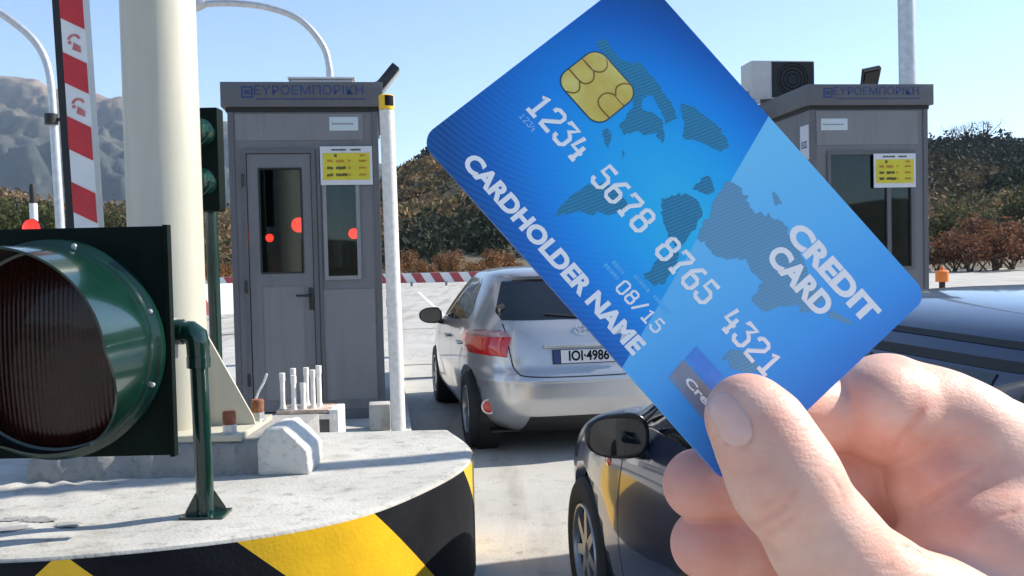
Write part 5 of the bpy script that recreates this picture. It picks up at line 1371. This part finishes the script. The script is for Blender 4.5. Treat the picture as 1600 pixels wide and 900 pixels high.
# ------------------------------------------------------------------ the hand: one continuous implicit surface
def HP(x, y, d): return AT(x, y, d)
def cone(P, a, b2, ra, rb):
    ba = b2-a; t = np.clip(((P-a) @ ba)/(ba @ ba), 0, 1); return np.linalg.norm(P-a-t[..., None]*ba, axis=-1)-(ra+(rb-ra)*t)
def smin(a, b2, k):
    h = np.clip(.5+.5*(b2-a)/k, 0, 1); return b2+(a-b2)*h-k*h*(1-h)
def pr(px, d): return px/FPX*d
def chain(P, pts, k=.003):
    D_ = None
    for (x0, y0, d0, r0), (x1, y1, d1, r1) in zip(pts[:-1], pts[1:]):
        c = cone(P, HP(x0, y0, d0), HP(x1, y1, d1), pr(r0, d0), pr(r1, d1)); D_ = c if D_ is None else smin(D_, c, k)
    return D_
THUMB = [(1165, 646, .1710, 62), (1184, 670, .1700, 69), (1205, 708, .1692, 74), (1227, 752, .1682, 82), (1290, 848, .1695, 83), (1374, 942, .172, 102), (1520, 1045, .182, 165), (1760, 1130, .198, 220)]
LUMP = [(1376, 641, .1992, 77), (1392, 646, .1995, 77)]
INDEXP = [(1522, 694, .2000, 86), (1600, 765, .202, 120), (1780, 850, .207, 185)]
INDEXT = [(1386, 641, .2030, 89), (1464, 664, .2030, 82), (1522, 698, .2035, 86)]
INDEXM = [(1352, 660, .207, 60), (1290, 648, .2005, 52), (1215, 620, .1945, 54), (1165, 640, .1930, 52)]
PALM = [(1476, 752, .1990, 88), (1560, 770, .2005, 112), (1700, 830, .206, 170)]
PALM2 = [(1562, 902, .1925, 164), (1760, 1000, .202, 215)]
PALM3 = [(1640, 840, .209, 150), (1900, 1000, .214, 220)]
MID = [(1092, 757, .1965, 56), (1150, 752, .2005, 62), (1250, 742, .207, 66), (1345, 740, .214, 72), (1500, 800, .218, 95)]
RING = [(1104, 850, .1985, 56), (1160, 848, .2025, 62), (1260, 846, .209, 66), (1350, 850, .216, 72), (1520, 890, .220, 95)]
PINK = [(1146, 930, .2015, 48), (1200, 930, .205, 54), (1300, 935, .211, 58), (1380, 945, .217, 64), (1540, 970, .221, 90)]
ARM = [(1800, 985, .207, 235), (2050, 1130, .222, 215), (2500, 1400, .252, 235)]
def seg_groove(P, D_, pts, depth, wd):
    pts = [HP(*p) for p in pts]; n_ = len(pts)-1
    for i_, (a, b2) in enumerate(zip(pts[:-1], pts[1:])):
        ba = b2-a; t = np.clip(((P-a) @ ba)/(ba @ ba), 0, 1); r = np.linalg.norm(P-a-t[..., None]*ba, axis=-1); D_ = D_+depth*1.4*np.sin(np.pi*np.clip((i_+t)/n_, .04, .96))*np.exp(-(r/(wd*.7))**2)
    return D_
def hand_sdf(P, grooves=True):
    th_ = chain(P, THUMB, .003)
    # flatten the thumb tip slightly towards the card, ball of the last joint
    ix = smin(smin(chain(P, INDEXP, .004), chain(P, INDEXT, .004), .004), chain(P, LUMP, .002), .0016)
    ix = smin(ix, chain(P, INDEXM, .003), .0012)
    pm = smin(chain(P, PALM, .006), chain(P, PALM3, .006), .008)
    ix = smin(ix, pm, .0016)
    th2 = chain(P, PALM2, .006)
    d = smin(ix, th2, .0022)
    d = smin(d, chain(P, ARM, .02), .02)
    mid = chain(P, MID, .003); rg = chain(P, RING, .003); pk = chain(P, PINK, .003)
    f = smin(smin(mid, rg, .0010), pk, .0010)
    d = smin(d, f, .0018)
    d = smin(d, th_, .0026)
    if grooves:
        for pts, dp, wd in GROOVES: d = seg_groove(P, d, pts, dp, wd)
    return d
GROOVES = []
def march(px, py, d0=.13):
    r = ray(px, py); t = d0; best = (9, d0)
    for _ in range(90):
        s = float(hand_sdf((EYE+r*t)[None], False)[0]); best = min(best, (s, t)); t += s*.9
        if s < 5e-6: return t
        if t > .26: break
    return best[1]
def groove(pts, dp, wd):
    out_ = [(x, y, march(x, y)) for x, y in pts]; GROOVES.append((out_, dp, wd))
for pts, dp, wd in (([(1176, 822), (1205, 806), (1228, 790), (1240, 770)], .00042, .0007), ([(1200, 836), (1226, 818), (1248, 795)], .00028, .0006),
                    ([(1190, 790), (1212, 778)], .00025, .0006), ([(1114, 700), (1134, 690), (1160, 668), (1172, 650)], .00025, .0007), ([(1170, 740), (1200, 728)], .00012, .0006), ([(1402, 808), (1446, 784), (1490, 756), (1532, 732)], .0004, .0009),
                    ([(1410, 852), (1432, 860), (1456, 872)], .0007, .0009), ([(1490, 740), (1516, 752), (1552, 764)], .00018, .0007),
                    ([(1530, 820), (1580, 800), (1600, 790)], .00015, .0008), ([(1360, 900), (1400, 880)], .00015, .0007),
                    ([(1446, 636), (1428, 658), (1408, 682), (1396, 704)], .0005, .0009), ([(1290, 735), (1310, 760), (1330, 800)], .0001, .0006)):
    groove(pts, dp, wd)
NC0 = np.array([1137., 652.]); NAX1 = np.array([.50, .865]); NAX2 = np.array([.865, -.50])
groove([tuple(NC0+NAX1*math.cos(a)*53+NAX2*math.sin(a)*31) for a in np.linspace(-.5, 2.2, 12)], .00028, .0006)
def surface_nets(lo, hi, h):
    nx_, ny_, nz_ = [int(math.ceil((b2-a)/h))+1 for a, b2 in zip(lo, hi)]
    D_ = np.empty((nx_, ny_, nz_), np.float32); ys = lo[1]+h*np.arange(ny_); zs_ = lo[2]+h*np.arange(nz_)
    for i0 in range(0, nx_, 16):
        xs = lo[0]+h*np.arange(i0, min(i0+16, nx_)); X_, Y_, Z_ = np.meshgrid(xs, ys, zs_, indexing='ij')
        D_[i0:i0+16] = hand_sdf(np.stack([X_, Y_, Z_], -1), False)
    D_[0] = np.maximum(D_[0], h); D_[-1] = np.maximum(D_[-1], h); D_[:, 0] = np.maximum(D_[:, 0], h); D_[:, -1] = np.maximum(D_[:, -1], h); D_[:, :, 0] = np.maximum(D_[:, :, 0], h); D_[:, :, -1] = np.maximum(D_[:, :, -1], h)
    S_ = D_ < 0; cnt = np.zeros((nx_-1, ny_-1, nz_-1), np.float32); acc = np.zeros(cnt.shape+(3,), np.float32)
    I = np.stack(np.meshgrid(*[np.arange(k) for k in cnt.shape], indexing='ij'), -1).astype(np.float32)
    sl_ = lambda o: tuple(slice(o[k], o[k]+cnt.shape[k]) for k in range(3))
    for ax in range(3):
        o2 = [k for k in range(3) if k != ax]
        for a in (0, 1):
            for b2 in (0, 1):
                o0 = [0, 0, 0]; o0[o2[0]] = a; o0[o2[1]] = b2; o1 = list(o0); o1[ax] = 1
                d0, d1 = D_[sl_(o0)], D_[sl_(o1)]; mk = (d0 < 0) != (d1 < 0)
                t = np.where(mk, d0/np.where(mk, d0-d1, 1), 0); cnt += mk
                acc[..., ax] += np.where(mk, t, 0); acc[..., o2[0]] += np.where(mk, a, 0); acc[..., o2[1]] += np.where(mk, b2, 0)
    ok = cnt > 0; vid = -np.ones(cnt.shape, np.int64); vid[ok] = np.arange(ok.sum())
    Vv = (I[ok]+acc[ok]/cnt[ok][:, None])*h+np.array(lo)
    quads = []
    for ax in range(3):
        o2 = [k for k in range(3) if k != ax]
        s0 = [slice(1, k-1) for k in S_.shape]; s1 = list(s0); s0[ax] = slice(0, S_.shape[ax]-1); s1[ax] = slice(1, S_.shape[ax])
        mk = S_[tuple(s0)] != S_[tuple(s1)]; idx = np.argwhere(mk)
        base = idx.copy(); 
        for k in o2: base[:, k] += 1
        def cell(da, db):
            c = base.copy(); c[:, o2[0]] += da; c[:, o2[1]] += db; return vid[c[:, 0], c[:, 1], c[:, 2]]
        q = np.stack([cell(-1, -1), cell(0, -1), cell(0, 0), cell(-1, 0)], 1)
        inside0 = S_[tuple(s0)][mk]; flip = inside0 if ax != 1 else ~inside0
        q[~flip] = q[~flip][:, ::-1]; quads.append(q)
    Q = np.concatenate(quads); Q = Q[(Q >= 0).all(1)]
    return Vv, Q
lo = np.array([.026, .135, 1.44]); hi = np.array([.265, .30, 1.625])
Vh, Qh = surface_nets(lo, hi, .0011)
# finer faces, then pull the vertices exactly onto the surface
bm = bmesh.new(); tm = bpy.data.meshes.new('tmp'); tm.from_pydata(Vh.tolist(), [], Qh.tolist()); bm.from_mesh(tm)
near_ = [e for e in bm.edges if e.verts[0].co.x < .155]
bmesh.ops.subdivide_edges(bm, edges=near_, cuts=1, use_grid_fill=True)
Vh = np.array([v.co[:] for v in bm.verts]); bm.verts.index_update(); Fh = [[v.index for v in f.verts] for f in bm.faces]; bm.free(); bpy.data.meshes.remove(tm)
e_ = .0004
for _ in range(2):
    s = hand_sdf(Vh); gr = np.stack([hand_sdf(Vh+np.eye(3)[k]*e_)-s for k in range(3)], 1)/e_
    gl_ = np.maximum(np.linalg.norm(gr, axis=1), .3)[:, None]; stepv = np.clip(s, -.0006, .0006)[:, None]*gr/gl_**2
    inner = ((Vh > lo+.002) & (Vh < hi-.002)).all(1); Vh[inner] -= stepv[inner]
H0 = np.array([.14, .19, 1.52])
me = bpy.data.meshes.new('hand'); me.from_pydata((Vh-H0).tolist(), [], Fh); me.polygons.foreach_set('use_smooth', [True]*len(me.polygons))
# natural redness of the finger tips, and redder tone in the knuckle folds
flush_shade = np.zeros(len(Vh))
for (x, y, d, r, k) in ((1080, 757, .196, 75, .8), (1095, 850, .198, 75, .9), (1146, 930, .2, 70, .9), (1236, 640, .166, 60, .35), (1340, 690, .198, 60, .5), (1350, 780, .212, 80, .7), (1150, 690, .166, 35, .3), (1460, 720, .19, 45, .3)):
    flush_shade = np.maximum(flush_shade, k*np.exp(-(np.linalg.norm(Vh-HP(x, y, d), axis=1)/pr(r, d))**2))
for pts, dp, wd in GROOVES:  # skin redness in creases, painted to stand in for weak groove shade
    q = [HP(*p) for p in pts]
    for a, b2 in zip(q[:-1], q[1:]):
        ba = b2-a; t = np.clip(((Vh-a) @ ba)/(ba @ ba), 0, 1); rr_ = np.linalg.norm(Vh-a-t[:, None]*ba, axis=1); flush_shade = np.maximum(flush_shade, .34*min(1, dp/.0004)*np.exp(-(rr_/.0009)**2))
at = me.attributes.new('flush_shade', 'FLOAT', 'POINT'); at.data.foreach_set('value', flush_shade.astype(np.float32))
ms = bpy.data.materials.new('skin'); ms.use_nodes = True; n = ms.node_tree; b = n.nodes['Principled BSDF']
b.inputs['Roughness'].default_value = .52; setp(b, 'Specular IOR Level', .35); setp(b, 'Subsurface Weight', .22); setp(b, 'Subsurface Radius', (1, .32, .18)); setp(b, 'Subsurface Scale', .0035)
tc = n.nodes.new('ShaderNodeTexCoord')
no = n.nodes.new('ShaderNodeTexNoise'); no.inputs['Scale'].default_value = 160; no.inputs['Detail'].default_value = 6; n.links.new(tc.outputs['Object'], no.inputs['Vector'])
cr = n.nodes.new('ShaderNodeValToRGB'); cr.color_ramp.elements[0].position = .35; cr.color_ramp.elements[1].position = .68; cr.color_ramp.elements[0].color = (.71, .425, .33, 1); cr.color_ramp.elements[1].color = (.78, .505, .40, 1)
n.links.new(no.outputs[0], cr.inputs[0])
fa = n.nodes.new('ShaderNodeAttribute'); fa.attribute_name = 'flush_shade'
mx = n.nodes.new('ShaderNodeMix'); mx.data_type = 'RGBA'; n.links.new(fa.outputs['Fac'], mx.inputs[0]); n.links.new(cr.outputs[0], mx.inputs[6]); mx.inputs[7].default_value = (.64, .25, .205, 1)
nb = n.nodes.new('ShaderNodeTexNoise'); nb.inputs['Scale'].default_value = 62; nb.inputs['Detail'].default_value = 4; n.links.new(tc.outputs['Object'], nb.inputs['Vector'])
cb = n.nodes.new('ShaderNodeValToRGB'); cb.color_ramp.elements[0].position = .42; cb.color_ramp.elements[1].position = .66; cb.color_ramp.elements[0].color = (1, 1, 1, 1); cb.color_ramp.elements[1].color = (.97, .84, .80, 1); n.links.new(nb.outputs[0], cb.inputs[0])
mb2 = n.nodes.new('ShaderNodeMix'); mb2.data_type = 'RGBA'; mb2.blend_type = 'MULTIPLY'; mb2.inputs[0].default_value = 1; n.links.new(mx.outputs[2], mb2.inputs[6]); n.links.new(cb.outputs[0], mb2.inputs[7])
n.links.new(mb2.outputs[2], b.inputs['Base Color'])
vo = n.nodes.new('ShaderNodeTexVoronoi'); vo.inputs['Scale'].default_value = 1500; n.links.new(tc.outputs['Object'], vo.inputs['Vector'])
n3 = n.nodes.new('ShaderNodeTexNoise'); n3.inputs['Scale'].default_value = 420; n3.inputs['Detail'].default_value = 5; mp = n.nodes.new('ShaderNodeMapping'); mp.inputs['Rotation'].default_value = (0, R_(40), 0); mp.inputs['Scale'].default_value = (1, 1, 2.6)
n.links.new(tc.outputs['Object'], mp.inputs[0]); n.links.new(mp.outputs[0], n3.inputs['Vector'])
am_ = n.nodes.new('ShaderNodeMath'); am_.operation = 'MULTIPLY_ADD'; am_.inputs[1].default_value = .25; n.links.new(vo.outputs[0], am_.inputs[0]); n.links.new(n3.outputs[0], am_.inputs[2])
bp = n.nodes.new('ShaderNodeBump'); bp.inputs['Strength'].default_value = .25; bp.inputs['Distance'].default_value = .0006; n.links.new(am_.outputs[0], bp.inputs['Height']); n.links.new(bp.outputs[0], b.inputs['Normal'])
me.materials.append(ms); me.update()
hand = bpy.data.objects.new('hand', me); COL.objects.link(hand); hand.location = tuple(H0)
tag(hand, 'bare hand pinching the blue card between thumb and curled fingers', 'hand')
# sleeve over the forearm, beyond the right edge of the picture
mb = MB(); sp0 = [HP(2010, 1106, .219)-H0, HP(2100, 1160, .226)-H0, HP(2500, 1400, .252)-H0, HP(3100, 1760, .30)-H0]
mb.tube([tuple(p) for p in sp0], [.041, .043, .050, .056], 32); mb.build('sleeve', mat('grey knit sleeve', (.10, .11, .13), .9, vary=.2, vscale=60, bump=.4, bscale=400), hand)
# thumb nail
NR, NA_ = 10, 32; vs = []; c0 = np.array([1139., 654.]); ax1 = np.array([.50, .865]); ax2 = np.array([.865, -.50])
def nailp(r, a):
    cx = math.copysign(abs(math.cos(a))**.75, math.cos(a)); sy = math.copysign(abs(math.sin(a))**.75, math.sin(a))
    return c0+ax1*cx*48*r+ax2*sy*27*r
def snorm(P):
    g_ = np.array([float((hand_sdf((P+np.eye(3)[k]*e_)[None], False)-hand_sdf((P-np.eye(3)[k]*e_)[None], False))[0]) for k in range(3)]); return g_/np.linalg.norm(g_)
fs = []
for i in range(NR+1):
    r = max(i/NR, .001)
    for k in range(NA_):
        q = nailp(r, 2*math.pi*k/NA_); d = march(q[0], q[1]); Pn = AT(q[0], q[1], d); Pn = Pn-snorm(Pn)*float(hand_sdf(Pn[None], False)[0]); off = .00022*(1-r**4)+.00001 if i < NR else -.0002
        vs.append(Pn+snorm(Pn)*off-H0)
for i in range(NR):
    for k in range(NA_): fs.append((i*NA_+k, i*NA_+(k+1) % NA_, (i+1)*NA_+(k+1) % NA_, (i+1)*NA_+k))
mb = MB(); mb.add(vs, fs); nm = mat('thumb nail', (.70, .44, .38), .24, sss=.25, coat=.2, vary=.06, vscale=150)
mb.build('thumbnail', nm, hand, angle=80)
